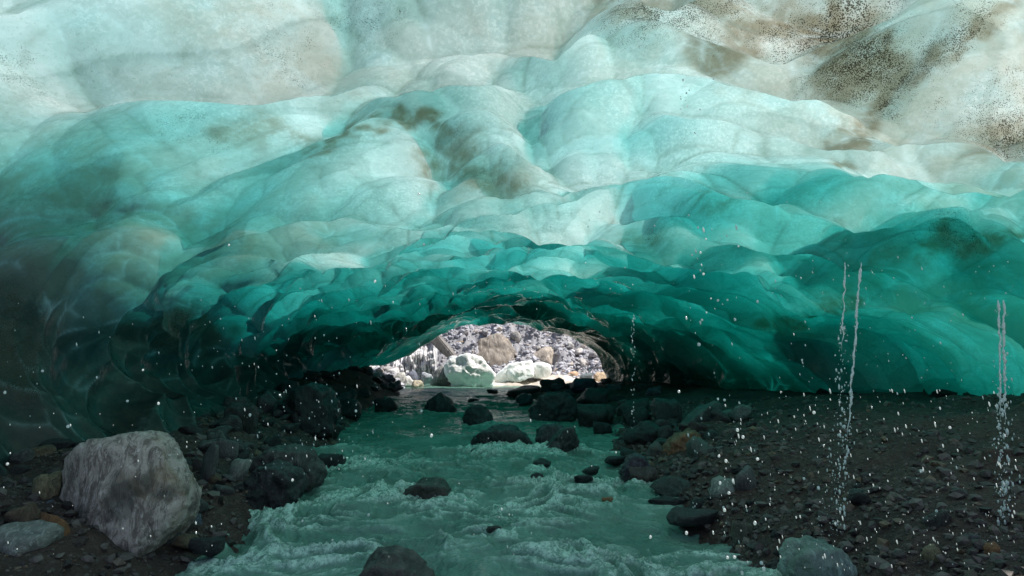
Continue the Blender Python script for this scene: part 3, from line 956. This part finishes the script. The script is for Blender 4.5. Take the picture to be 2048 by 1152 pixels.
RO([(1350, 868), (1365, 848), (1395, 820), (1425, 806), (1444, 808), (1436, 835), (1405, 862), (1370, 875)], (1395, 842), 10.5, 0.3, 45, (.06, .08, .075), "long green-black slab sloping up to the ice", p=20)
R(1430, 820, 1458, 836, (.16, .19, .18), "pale stone left on the crest of the gravel mound", DAMPP, k=5)
R(1452, 806, 1502, 838, (.15, .18, .17), "light grey stone on the crest under the ice", DAMPP, k=6)
R(1296, 964, 1384, 1002, (.05, .06, .055), "low green-black rock at the right waterline", WETP, k=1)
R(1286, 1001, 1368, 1021, DARK, "flat black rock lying in the right shallows", WETP, k=2)
R(1306, 1028, 1424, 1060, (.045, .043, .045), "wide flat dark rock awash at right shore", WETP, k=3)
R(1406, 962, 1468, 1014, PALE, "pale stone with yellow lichen on the right bank", DAMPP, k=2, tilt=25)
R(1450, 940, 1504, 992, GREY, "round grey stone behind the lichen-spotted one", DAMPP, k=4)
R(1446, 1042, 1494, 1092, (.11, .12, .09), "olive green stone low on the right bank", DAMPP, k=0)
R(1412, 892, 1444, 914, (.17, .17, .17), "pale flat stone on the mound left shoulder", DAMPP, k=7)
R(1366, 1002, 1404, 1032, DARK, "black stone right of the flat shallows rock", WETP, k=4)
RO([(1570, 1150), (1580, 1115), (1605, 1092), (1640, 1084), (1668, 1095), (1688, 1125), (1690, 1175), (1600, 1195)], (1630, 1135), 4.3, 0.22, 43, (.17, .24, .21), "pale green-capped boulder at the bottom right", p=12)
R(1812, 1096, 1858, 1132, YEL, "tan angular stone low on the till slope", DAMPP, k=1)
R(1936, 1094, 1968, 1122, ORG, "orange stone low on the till near right edge", DAMPP, k=2)
R(1698, 1128, 1746, 1160, BRN, "tan-brown stone at bottom edge right of the green-capped boulder", DAMPP, k=3)
R(1902, 1126, 1930, 1147, YEL, "small yellow stone at bottom edge below the orange one", DAMPP, k=4)
R(1556, 1108, 1592, 1134, BRN, "brown stone left of the green-capped boulder", DAMPP, k=5)
R(1880, 1068, 1936, 1102, GREY, "grey stone above the tan angular stone on the till", DAMPP, k=6, sink=.5)
R(1936, 884, 1996, 926, (.11, .085, .065), "brown boulder half buried in the till slope", DAMPP, k=7, sink=.5)
R(1820, 1028, 1880, 1076, (.05, .048, .046), "dark cracked stone in a hollow of the till slope", WETP, k=5, sink=.4)

m_boulder, t, out = new_mat("banded schist")
tc = N(t, "ShaderNodeTexCoord").outputs["Object"]
st = mapping(t, tc, (7.5, 4, 2.6), (0, -.45, .3))
b1 = noise(t, st, 1.5, 8, .72, 1.4)
b2 = noise(t, mapping(t, tc, (15, 8, 5), (0, -.4, .3)), 2.0, 8, .8, 1.2)
b3 = noise(t, tc, 2.3, 4, .5)
b4 = noise(t, tc, 45, 4, .7)
c = mixc(t, rampf(t, b1, .42, .58), (.24, .19, .165, 1), (.62, .51, .455, 1))
c = mixc(t, rampf(t, b2, .54, .64), c, (.80, .70, .66, 1))
c = mixc(t, mathn(t, 'MULTIPLY', rampf(t, b3, .52, .66), .55), c, (.30, .20, .10, 1))
c = mixc(t, mathn(t, 'MULTIPLY', rampf(t, noise(t, tc, 1.6, 3), .56, .64), .7), c, (.05, .055, .055, 1))
c = mixc(t, rampf(t, b4, .58, .75), c, (.05, .047, .045, 1))
hb = mathn(t, 'ADD', b1, mathn(t, 'ADD', mathn(t, 'MULTIPLY', b2, .7), mathn(t, 'MULTIPLY', b4, .15)))
pb = N(t, "ShaderNodeBsdfPrincipled", ins={"Base Color": c, "Roughness": .5, "Specular IOR Level": .45, "Normal": bump(t, hb, .8, .05)})
t.links.new(pb.outputs[0], out.inputs[0])
o = outline_rock("boulder", [(128, 930), (150, 890), (200, 872), (262, 866), (302, 858), (335, 880), (365, 915), (388, 955), (394, 990), (384, 1030), (340, 1080), (290, 1118), (250, 1128),
                             (205, 1118), (168, 1075), (140, 1010)], (262, 995), 5.3, m_boulder, .46, 3, (.5, .5, .5), sub=6, p=9, rough=.05)
o.scale = (1.03, 1, 1.06)
o["label"] = "big grey-brown banded boulder under the left ice edge, largest on the bank"
o["category"] = "boulder"

# --- scattered smaller stones of the banks (individuals)
def to_px(p):
    dy = p[1] * _c + (p[2] - CAM_Z) * _s
    return 1024 + F * p[0] / dy, 576 - F * (-p[1] * _s + (p[2] - CAM_Z) * _c) / dy, p[1]


NAMED = []
for q in C.objects:
    if q.get("category") in ("rock", "boulder"):
        a_, b_, c_ = to_px(q.location)
        short = {"rock": " ".join(q["label"].split()[:4])}.get(q["category"], "big banded boulder")
        NAMED.append((a_, b_, c_, short))


def tone_word(col, k):
    l = sum(col) * k / 3
    if col[0] > col[2] * 1.5: return "brown"
    if col[0] > col[2] * 1.2: return "brownish"
    return "black" if l < .04 else "dark grey" if l < .075 else "grey" if l < .22 else "light grey" if l < .42 else "whitish"


def scatter(n, xr, yr, sz, pool, cols, label, group, keep=None, name="stone", sinkr=(.1, .35)):
    made = 0
    tries = 0
    while made < n and tries < n * 30:
        tries += 1
        x = random.uniform(*xr)
        y = random.uniform(*yr)
        if keep and not keep(x, y):
            continue
        s = random.uniform(*sz) ** 1.0
        z = float(ground_z(x, y))
        o = link(name, random.choice(pool))
        a, b, c_ = s * random.uniform(.8, 1.3), s * random.uniform(.7, 1.1), s * random.uniform(.45, .85)
        o.scale = (a, b, c_)
        o.location = (x, y, z + c_ * random.uniform(.2, .65))
        o.rotation_euler = (random.uniform(-.4, .4), random.uniform(-.4, .4), random.uniform(0, 6.28))
        col = random.choice(cols)
        k = random.uniform(.7, 1.25)
        o.color = (col[0] * k, col[1] * k, col[2] * k, 1)
        px, py, dd_ = to_px(o.location)
        best = min(NAMED, key=lambda q: math.hypot(q[0] - px, (q[1] - py) * 1.3) + abs(q[2] - dd_) * 6)
        dx, dyy = px - best[0], py - best[1]
        side_ = ("right of" if dx > 0 else "left of") if abs(dx) > abs(dyy) else ("below" if dyy > 0 else "above")
        how = "close " if math.hypot(dx, dyy) < 60 else ""
        size_ = "tiny" if s < .05 else "small" if s < .11 else "middling" if s < .2 else "sizeable"
        o["label"] = " ".join(f"{size_} {tone_word(col, k)} {label} {how}{side_} the {best[3]}".split()[:16])
        o["category"] = "stone"
        o["group"] = group
        made += 1


def bank_r(lo, hi):
    return lambda x, y: lo < x - float(lerp_tab(y, XR)) < hi


def bank_l(lo, hi):
    return lambda x, y: lo < float(lerp_tab(y, XL)) - x < hi


darks = [DARK, DARK, (.05, .05, .05), (.07, .07, .068), RED, (.06, .075, .07)]
mixd = darks + [GREY, BRN, (.10, .10, .095), GRN]
scatter(45, (1.5, 3.4), (4.2, 9), (.03, .085), DAMPP + WETP, mixd, "wet stone", "rubble stones of the near right bank", bank_r(-.05, 1.0))
scatter(45, (1.2, 4.5), (8, 16), (.06, .2), WETP, darks, "wet stone", "rubble stones of the far right shore", bank_r(-.1, 1.8))
scatter(30, (-.2, 4.2), (17, 26), (.1, .3), WETP, [DARK, (.05, .05, .06), (.06, .065, .085)], "heaped wet rock", "rocks heaped at the portal's right foot", bank_r(-.1, 3.5))
scatter(55, (-4.6, -2.6), (5.2, 8.5), (.05, .15), DAMPP + WETP, mixd, "wet stone", "rubble stones of the near left bank", bank_l(-.05, 1.2))
scatter(45, (-5.5, -2.6), (7.5, 14), (.08, .26), WETP, darks, "wet rubble stone", "rubble stones under the left ice wall", bank_l(-.1, 1.6))
scatter(40, (-7, -4), (15, 27), (.12, .36), WETP, [DARK, (.04, .04, .045), (.06, .06, .07)], "angular heaped rock", "rocks heaped left of the portal", bank_l(-.1, 2.4))

def foot_line(side, y):
    k_ = int(np.argmin(np.abs(ys - y)))
    rng_ = range(0, NT // 2) if side < 0 else range(NT - 1, NT // 2, -1)
    for j_ in rng_:
        p_ = IN[k_, j_]
        if p_[2] > float(ground_z(p_[0], p_[1])) + .02:
            return p_
    return IN[k_, rng_[0]]


for side, n_, ya, yb, s0, s1 in ((-1, 34, 4.6, 13, .04, .17), (1, 34, 6.5, 16, .05, .2)):
    for q in range(n_):
        p_ = foot_line(side, random.uniform(ya, yb))
        s_ = random.uniform(s0, s1) * (.6 + .4 * random.random())
        x_ = float(p_[0]) - side * random.uniform(-.02, .25)
        o = link("stone", random.choice(WETP + DAMPP))
        o.scale = (s_ * 1.2, s_, s_ * .7)
        o.location = (x_, float(p_[1]), float(ground_z(x_, p_[1])) + s_ * .25)
        o.rotation_euler = (random.uniform(-.4, .4), random.uniform(-.4, .4), random.uniform(0, 6.28))
        col = random.choice(mixd)
        o.color = (*col, 1)
        a_, b_, c_ = to_px(o.location)
        bst = min(NAMED, key=lambda w_: math.hypot(w_[0] - a_, w_[1] - b_))
        o["label"] = f"{tone_word(col, 1)} stone jammed under the {'left' if side < 0 else 'right'} ice foot {'right' if a_ > bst[0] else 'left'} of {bst[3]}"[:120]
        o["category"] = "stone"
        o["group"] = "stones lying along the foot of the ice"

# ================================================================== BEYOND THE PORTAL
m_block, t, out = new_mat("white glacier ice block")
tc = N(t, "ShaderNodeTexCoord").outputs["Object"]
nn_ = noise(t, tc, 2.2, 6, .65, .5)
c = mixc(t, rampf(t, noise(t, tc, 1.2, 4), .35, .6), (.84, .92, .90, 1), (.95, .96, .95, 1))
c = mixc(t, mathn(t, 'MULTIPLY', rampf(t, nn_, .60, .72), .7), c, (.42, .35, .27, 1))
c = mixc(t, rampf(t, noise(t, tc, 14, 3, .6), .66, .74), c, (.2, .17, .14, 1))
pb = N(t, "ShaderNodeBsdfPrincipled", ins={"Base Color": c, "Roughness": .35, "Subsurface Weight": .0, "Normal": bump(t, nn_, .6, .12)})
t.links.new(pb.outputs[0], out.inputs[0])
o = outline_rock("ice_block", [(888, 735), (905, 715), (935, 709), (960, 713), (975, 730), (988, 750), (984, 772), (910, 776), (892, 757)], (940, 745), 29.6, m_block, .95, 5, (1, 1, 1), sub=5, p=40, rough=.10)
o["label"] = "tall white melting ice block standing in the water beyond the portal"
o["category"] = "ice block"
o = outline_rock("ice_block", [(1000, 742), (1018, 728), (1060, 722), (1066, 735), (1066, 752), (1040, 760), (990, 766), (985, 755)], (1030, 744), 30.6, m_block, .9, 8, (1, 1, 1), sub=5, p=40, rough=.09)
o["label"] = "long low white ice block right of the tall one"
o["category"] = "ice block"
o = outline_rock("ice_block", [(1066, 727), (1085, 724), (1100, 730), (1103, 742), (1098, 754), (1066, 756)], (1083, 740), 31.0, m_block, .7, 9, (1, 1, 1), sub=4, p=22, rough=.06)
o["label"] = "short white ice block at the right end of the long one"
o["category"] = "ice block"
o = outline_rock("ice_block", [(862, 770), (868, 748), (885, 728), (900, 735), (906, 770)], (885, 752), 30.2, m_dry, .7, 12, (.25, .26, .26), sub=4, p=20, rough=.05)
o["label"] = "dirty grey wedge of ice leaning on the tall white block"
o["category"] = "ice block"
# leaning slab with dark band
def slab(name, pts, d, thick, mat, col):
    A = [at(x, y, d) for x, y in pts]
    n = len(A)
    vv = [tuple(a) for a in A] + [(a.x + .1, a.y + thick, a.z + .05) for a in A]
    ff = [list(range(n)), list(range(2 * n - 1, n - 1, -1))] + [[i, i + n, (i + 1) % n + n, (i + 1) % n] for i in range(n)]
    me = bpy.data.meshes.new(name)
    me.from_pydata(vv, [], ff)
    import bmesh
    bm = bmesh.new(); bm.from_mesh(me)
    bmesh.ops.recalc_face_normals(bm, faces=bm.faces)
    bmesh.ops.bevel(bm, geom=bm.edges[:], offset=.06, segments=2, affect='EDGES')
    bm.to_mesh(me); bm.free()
    o = link(name, me, mat)
    o.color = (*col, 1)
    return o


o = slab("rock_slab", [(858, 682), (874, 670), (912, 716), (904, 722), (884, 708)], 31.5, .7, m_dry, (.2, .19, .185))
o["label"] = "straight grey-brown slab leaning down beside the fluted ice"
o["category"] = "rock slab"
# fluted ice wall
px0, px1 = 715, 872
uu = np.linspace(0, 1, 420)
vv = np.linspace(0, 1, 60)
UU, VV = np.meshgrid(uu, vv)
PX = px0 + (px1 - px0) * UU
dist = 31.2 + 1.2 * UU
flute = .5 + .5 * ridged(UU * 17 + 1.3 * VV, VV * 1.2, 1, 3, .6)
wobble = fbm(UU * 9, VV * 5, 4, 4)
top = CAM_Z + (700 - (690 - 25 * UU)) / F * dist
zz = -.2 + (top + .2) * VV
WXg = (PX - 1024) / F * dist
WYg = dist - .35 * flute - .25 * wobble + 1.0 * VV ** 2 + .6 * (1 - VV) * 0
wall = np.stack([WXg, WYg, zz], 2).reshape(-1, 3)
back = np.stack([WXg, WYg + 1.6, zz], 2).reshape(-1, 3)
nw = len(wall)
fw = grid_faces(60, 420)
fb_ = grid_faces(60, 420, nw)[:, ::-1]
r0 = np.arange(419)
edge_t = np.stack([59 * 420 + r0, 59 * 420 + r0 + 1, nw + 59 * 420 + r0 + 1, nw + 59 * 420 + r0], 1)
c0 = np.arange(59) * 420
edge_l = np.stack([c0, c0 + 420, nw + c0 + 420, nw + c0], 1)
edge_r = np.stack([c0 + 419, nw + c0 + 419, nw + c0 + 839, c0 + 839], 1)
m_flute, t, out = new_mat("dirty fluted ice")
tc = N(t, "ShaderNodeTexCoord").outputs["Object"]
c = mixc(t, rampf(t, noise(t, mapping(t, tc, (5, 5, 1)), 1.2, 5, .6), .38, .6), (.28, .27, .28, 1), (.72, .72, .74, 1))
pb = N(t, "ShaderNodeBsdfPrincipled", ins={"Base Color": c, "Roughness": .5})
t.links.new(pb.outputs[0], out.inputs[0])
o = link("fluted_ice_wall", mesh_np("fluted_ice_wall", np.vstack([wall, back]), [fw, fb_, edge_t, edge_l, edge_r]), m_flute)
o["label"] = "fluted grey-white ice face behind rubble at left of the portal"
o["category"] = "ice wall"

# stones and rubble outside
R(780, 745, 814, 773, (.42, .42, .41), "pale grey rounded stone in the rubble below the fluted ice", DRYP, dist=28.2, k=0)
R(805, 752, 830, 774, (.7, .7, .7), "white stone right of the pale grey rounded one", DRYP, dist=28.4, k=1)
R(838, 745, 868, 765, (.4, .44, .5), "bluish white angular stone left of the dirty ice wedge", DRYP, dist=28.8, k=2)
R(822, 761, 848, 778, (.4, .36, .28), "small tan stone at the water left of the ice blocks", DRYP, dist=28.0, k=3)
R(812, 740, 842, 766, (.16, .18, .24), "blue-grey slanted stone amid the pale rubble", DRYP, dist=29.0, k=4)
R(764, 733, 806, 752, (.5, .49, .5), "broad pale stone under the fluted ice", DRYP, dist=29.4, k=5)
R(884, 674, 948, 694, (.26, .2, .15), "brown flat ledge of rock on the moraine slope", DRYP, k=6, sink=.3)
o = R(946, 664, 1050, 728, (.24, .21, .18), "big brown earthy hump in the middle of the moraine slope", [proto(501, m_dry, 5, 5, .12)], k=0, sink=.5, depth=.7)
R(1052, 694, 1110, 726, (.42, .37, .32), "tan boulder above the long ice block", [proto(502, m_dry, 4, 9, .07)], k=0, sink=.35)
R(1128, 684, 1148, 696, (.5, .5, .5), "pale boulder high right on the moraine slope", DRYP, k=1)
R(1166, 702, 1196, 716, (.3, .32, .36), "bluish boulder right of the slope near the portal edge", DRYP, k=2)
R(1100, 738, 1136, 750, (.6, .45, .32), "peach coloured flat stone beyond the dark shore rocks", DRYP, k=3)
R(1130, 742, 1162, 756, (.6, .42, .28), "orange-tan flat stone right of the peach one", DRYP, k=4)
R(1180, 744, 1216, 760, (.6, .46, .32), "tan stone at the right edge of the portal view", DRYP, k=5)
R(1136, 722, 1152, 732, (.55, .42, .25), "small yellow stone on the scree above the tan ones", DRYP, k=6)
R(1072, 690, 1082, 697, (.65, .64, .63), "small white stone on the scree above the tan boulder", DRYP, k=7)
scatter(40, (-8.5, -2.8), (28, 32), (.08, .32), DRYP, [OUTG, OUTP, (.3, .3, .33), (.6, .6, .62), (.25, .25, .27)], "dry rubble block", "rubble blocks outside left of the portal", lambda x, y: x < -3.4 - (y - 29) * .3)
scatter(26, (-9, 9), (34, 42), (.15, .45), DRYP, [OUTG, (.28, .27, .28), (.45, .43, .42)], "stone on the scree", "larger stones on the moraine slope")

# ------------------------------------------------------------------ gravel and scree (uncountable)
def gravel(name, n, fx_, sizes, mat, flat=.7, tone_lo=.6, tone_hi=1.4, sub=1, seed=1, label=None, category=None, sharpv=None):
    r = np.random.RandomState(seed)
    v, f = ICO[sub]
    X, Y = fx_(r, n)
    n = len(X)
    Z = ground_z(X, Y)
    S = sizes[0] * (sizes[1] / sizes[0]) ** (r.rand(n) ** 3.2)
    variants = [v * (1 + r.uniform(-.35, .35, (len(v), 1))) for _ in range(24)]
    VV = np.array(variants)[r.randint(0, 24, n)]                # (n,m,3)
    sc = np.stack([S * r.uniform(.8, 1.4, n), S * r.uniform(.7, 1.2, n), S * r.uniform(.5, 1.0, n) * flat / .7], 1)
    VV = VV * sc[:, None, :]
    a = r.uniform(0, 6.28, n)
    tl = r.uniform(-.6, .6, n)
    ca, sa, ct, stt = np.cos(a), np.sin(a), np.cos(tl), np.sin(tl)
    x, y, z = VV[..., 0], VV[..., 1], VV[..., 2]
    y, z = y * ct[:, None] - z * stt[:, None], y * stt[:, None] + z * ct[:, None]
    x, y = x * ca[:, None] - y * sa[:, None], x * sa[:, None] + y * ca[:, None]
    P = np.stack([x + X[:, None], y + Y[:, None], z + (Z + S * .15)[:, None]], 2)
    m = len(v)
    Fc = (f[None] + (np.arange(n) * m)[:, None, None]).reshape(-1, 3)
    tone = np.repeat(r.rand(n), m)
    hue = np.repeat(r.rand(n), m)
    me = mesh_np(name, P.reshape(-1, 3), [Fc], {"tone": tone, "hue": hue}, smooth=False)
    return link(name, me, mat, kind='stuff', label=label, category=category)


def gravel_mat(name, lo, hi, tint, rough):
    m, t, out = new_mat(name)
    tc = N(t, "ShaderNodeTexCoord").outputs["Object"]
    c = mixc(t, attr(t, "tone"), lo, hi)
    c = mixc(t, mathn(t, 'MULTIPLY', rampf(t, attr(t, "hue"), .80, 1.0), .6), c, tint)
    nn = noise(t, tc, 30, 5, .7)
    c = mixc(t, 1, c, mixc(t, nn, (.5, .5, .5, 1), (1.5, 1.5, 1.5, 1)), 'MULTIPLY')
    pb = N(t, "ShaderNodeBsdfPrincipled", ins={"Base Color": c, "Roughness": rough, "Specular IOR Level": .4, "Normal": bump(t, nn, .5, .02)})
    t.links.new(pb.outputs[0], out.inputs[0])
    return m


m_gwet = gravel_mat("dark gravel", (.026, .020, .018, 1), (.13, .105, .093, 1), (.20, .14, .08, 1), .5)
m_gdry = gravel_mat("pale scree", (.24, .24, .27, 1), (.58, .58, .63, 1), (.5, .4, .3, 1), .8)


def fr(r, n):
    Y = 2.5 + 12 * r.rand(n * 2) ** 1.4
    X = lerp_tab(Y, XR) - .15 + 6 * r.rand(n * 2) ** 1.35
    k = r.rand(n * 2) < np.clip(1.35 - (X - lerp_tab(Y, XR)) * .38, .22, 1)
    return X[k][:n], Y[k][:n]


def fl(r, n):
    Y = 2.5 + 14 * r.rand(n) ** 1.3
    return lerp_tab(Y, XL) + .15 - 2.6 * r.rand(n) ** 1.1, Y


def fscree(r, n):
    Y = 32.5 + 34 * r.rand(n) ** 1.25
    return (r.rand(n) - .45) * (14 + (Y - 30) * .55), Y


def fpile(r, n):
    Y = 26.5 + 7 * r.rand(n)
    return -4.2 - (Y - 29) * .3 - 6 * r.rand(n), Y


def fback(r, n):
    return (r.rand(n) - .5) * 16, -3 - 18 * r.rand(n) ** 1.5


gravel("gravel", 15000, fr, (.007, .055), m_gwet, seed=1, label="dark till gravel covering the right bank", category="gravel")
gravel("gravel", 7000, fl, (.01, .06), m_gwet, seed=2, label="dark gravel between the stones of the left bank", category="gravel")
gravel("scree", 30000, fscree, (.05, .20), m_gdry, seed=3, label="pale grey scree covering the moraine slope beyond the portal", category="scree")
gravel("rubble", 2500, fpile, (.04, .2), m_gdry, seed=4, label="fine pale rubble beyond the portal at left", category="rubble")

# ================================================================== FALLING WATER
m_drop, t, out = new_mat("falling water")
d1 = N(t, "ShaderNodeBsdfTranslucent", ins={"Color": (.95, .97, .97, 1)})
d2_ = N(t, "ShaderNodeBsdfDiffuse", ins={"Color": (.95, .97, .97, 1)})
d3 = N(t, "ShaderNodeBsdfGlossy", ins={"Color": (1, 1, 1, 1), "Roughness": .08})
a = N(t, "ShaderNodeMixShader", ins={0: .4, 1: d1.outputs[0], 2: d2_.outputs[0]})
b = N(t, "ShaderNodeMixShader", ins={0: .25, 1: a.outputs[0], 2: d3.outputs[0]})
clr = N(t, "ShaderNodeBsdfTransparent")
b = N(t, "ShaderNodeMixShader", ins={0: .2, 1: b.outputs[0], 2: clr.outputs[0]})
t.links.new(b.outputs[0], out.inputs[0])

dv, df_ = ICO[2]
drop_me = mesh_np("drop_mesh", dv * (1 + .12 * vnoise(dv[:, 0] * 2, dv[:, 1] * 2, dv[:, 2] * 2))[:, None], [df_])
drop_me.materials.append(m_drop)
BIGDROPS = [(848, 489, 5), (838, 388, 5), (1398, 689, 7), (1404, 640, 5), (1396, 455, 4), (1407, 548, 5), (1401, 505, 4), (1384, 510, 4), (1412, 478, 4), (1470, 639, 5), (1455, 600, 4),
            (1373, 186, 4), (1366, 160, 4), (1375, 212, 3), (1427, 158, 3), (458, 490, 4), (750, 563, 5), (1436, 601, 5), (1515, 603, 5), (1604, 720, 4), (1422, 597, 3), (1413, 625, 3),
            (1628, 825, 6), (1358, 783, 5), (1436, 798, 5), (1449, 800, 5), (1475, 860, 6), (1486, 874, 6), (1515, 918, 6), (1438, 912, 5), (1452, 922, 6), (1440, 966, 5), (1458, 986, 6),
            (1447, 1015, 5), (1449, 1020, 6), (1510, 1046, 6), (1637, 976, 6), (1608, 957, 5), (1842, 942, 6), (1873, 1022, 5), (1900, 855, 5), (1373, 1066, 6), (1301, 1074, 5),
            (1455, 1115, 6), (1469, 1114, 6), (1523, 1126, 7), (1528, 1138, 7), (1484, 1146, 6), (737, 1030, 5), (136, 853, 6), (85, 742, 5), (10, 785, 5), (255, 802, 5), (317, 807, 5),
            (286, 740, 4), (15, 928, 5), (500, 830, 5), (665, 1080, 4), (585, 960, 5), (605, 1042, 4), (712, 822, 5), (863, 871, 6), (843, 822, 5), (560, 790, 4), (930, 1000, 4)]
for px, py, s in BIGDROPS:
    d = random.uniform(2.6, 4.2)
    o = link("water_drop", drop_me)
    o.location = at(px, py, d)
    r_ = s * .5 * d / F
    o.scale = (r_, r_, r_ * random.uniform(1.05, 1.5))
    o.rotation_euler = (0, random.uniform(-.25, .25), 0)
    where = ("in front of the teal ice roof" if py < 700 and px > 1000 else "in front of the greenish left ice" if px < 700 and py < 900 else "over the stream and left bank" if px < 1250
             else "in front of the low right ice foot" if py < 810 else "over the shore stones right of the stream" if px < 1490 else "over the dark gravel of the right bank")
    o["label"] = f"{'larger' if s > 5 else 'smaller'} white meltwater drop falling {where}"
    o["category"] = "water drop"
    o["group"] = "large falling meltwater drops"


def drops_mesh(pts, rad, stretch, name, label):
    v, f = ICO[1]
    n = len(pts)
    P = v[None] * np.stack([rad, rad, rad * stretch], 1)[:, None, :] + pts[:, None, :]
    # lean a little
    P[..., 0] += (P[..., 2] - pts[:, None, 2]) * -.18
    Fc = (f[None] + (np.arange(n) * len(v))[:, None, None]).reshape(-1, 3)
    me = mesh_np(name, P.reshape(-1, 3), [Fc])
    return link(name, me, m_drop, kind='stuff', label=label, category="water drops")


r = np.random.RandomState(21)
pts, rad, stt_ = [], [], []
def region(n, x0, x1, y0, y1, s0=1.6, s1=3.6, st=(1.2, 3.5), dr=(3.0, 6.0)):
    for _ in range(n):
        px, py, d = r.uniform(x0, x1), r.uniform(y0, y1), r.uniform(*dr)
        p = at(px, py, d)
        pts.append(p[:])
        rad.append((s0 * .75 + (s1 - s0 * .6) * r.rand() ** 2.4) * .5 * d / F)
        stt_.append(r.uniform(*st))
region(300, 1440, 2040, 780, 1140, 1.4, 3.0, (1.5, 4.5), (2.6, 3.4))
region(60, 1370, 1480, 430, 1140, 1.6, 4.2)
region(30, 1360, 1400, 110, 420, 1.4, 2.8, (1.1, 1.8))
region(110, 1550, 2040, 500, 800, 1.4, 2.8)
region(90, 380, 1250, 560, 760, 1.4, 3.0)
region(60, 0, 700, 600, 900, 1.4, 3.0)
region(90, 480, 760, 760, 960, 1.4, 2.8)
region(40, 0, 480, 820, 1120, 1.4, 2.8, (1.1, 2.5), (2.4, 3.0))
region(50, 640, 1240, 820, 1120, 1.4, 2.8, (1.1, 2.5), (2.8, 3.8))
region(45, 1262, 1270, 620, 860, 1.6, 2.4, (1.5, 4))
region(40, 950, 1700, 380, 620, 1.4, 3.0, (1.1, 2))
region(40, 1635, 1690, 1000, 1075, 1.2, 2.6, (.8, 1.6), (3.9, 4.3))
region(40, 1975, 2045, 1070, 1135, 1.2, 2.6, (.8, 1.6), (3.8, 4.1))
drops_mesh(np.array(pts), np.array(rad), np.array(stt_), "falling_drops", "fine shower of meltwater drops falling all over the cave")


def trickle(px, py0, py1, d, lean, width, label, seed, breakup):
    """a falling thread of water: a continuous wavering strand that breaks into beads lower down"""
    rr = np.random.RandomState(seed)
    top = at(px, py0, d)
    root = link("water_trickle", None)
    root.location = top
    root["label"] = label
    root["category"] = "water trickle"
    T0 = np.array(top[:])
    n = int((py1 - py0) * (breakup + .12) / 2.0)
    yy = np.linspace(py0, py0 + (py1 - py0) * (breakup + .12), n)
    kk = (yy - py0) / (py1 - py0)
    wob = 2.2 * vnoise(kk * 26, seed * 3.3) + 1.2 * vnoise(kk * 70, seed * 7.7)
    rad = width * .5 * d / F * (.55 + .35 * vnoise(kk * 60, seed * 1.7) + .35 * np.abs(vnoise(kk * 130, seed * 5.1)))
    rad *= np.clip((1 - kk / kk[-1]) * 4, .1, 1) * np.clip(kk * 20 + .4, 0, 1)
    cen = np.array([at(px + lean * k + w, y, d)[:] for k, w, y in zip(kk, wob, yy)]) - T0
    ang = np.linspace(0, 2 * math.pi, 8, endpoint=False)
    ring = np.stack([np.cos(ang), np.sin(ang), 0 * ang], 1)
    V = cen[:, None, :] + ring[None] * rad[:, None, None] * (1 + .25 * rr.normal(size=(n, 8, 1)))
    i0 = (np.arange(n - 1)[:, None] * 8 + np.arange(8)[None]).ravel()
    i1 = (np.arange(n - 1)[:, None] * 8 + (np.arange(8)[None] + 1) % 8).ravel()
    me = mesh_np("strand", V.reshape(-1, 3), [np.stack([i0, i0 + 8, i1 + 8, i1], 1)])
    link("strand", me, m_drop, root)
    v, f = ICO[1]
    V, Fs, cnt, y = [], [], 0, py0 + 20
    while y < py1:
        k = (y - py0) / (py1 - py0)
        for _ in range(1 if k < breakup else 2):
            P = np.array(at(px + lean * k + rr.normal() * (2.5 + 6 * k), y, d)[:]) - T0
            P[1] = rr.normal() * .03
            s_ = width * (.2 + .6 * rr.rand() ** 2) * .5 * d / F * (1.25 if k > breakup else .8)
            Q = v * (1 + .15 * rr.normal(size=(len(v), 1))) * np.array([s_, s_, s_ * rr.uniform(1, 3)])
            V.append(Q + P)
            Fs.append(f + cnt)
            cnt += len(v)
        y += rr.uniform(6, 16) if k < breakup else rr.uniform(3, 9)
    link("beads", mesh_np("beads", np.vstack(V), [np.vstack(Fs)]), m_drop, root, kind='stuff')
    return root


trickle(1722, 525, 1060, 4.3, -42, 5.5, "continuous white thread of meltwater, right one of the close pair falling on the till", 3, .55)
trickle(1692, 525, 1000, 4.5, -22, 4.5, "thin beaded meltwater thread just left of the continuous one", 4, .25)
trickle(1997, 600, 1110, 4.1, 10, 5.5, "left strand of the double water thread near the right edge", 5, .35)
trickle(2008, 600, 1080, 4.15, 4, 6.0, "right and thicker strand of the water thread near the right edge", 6, .4)
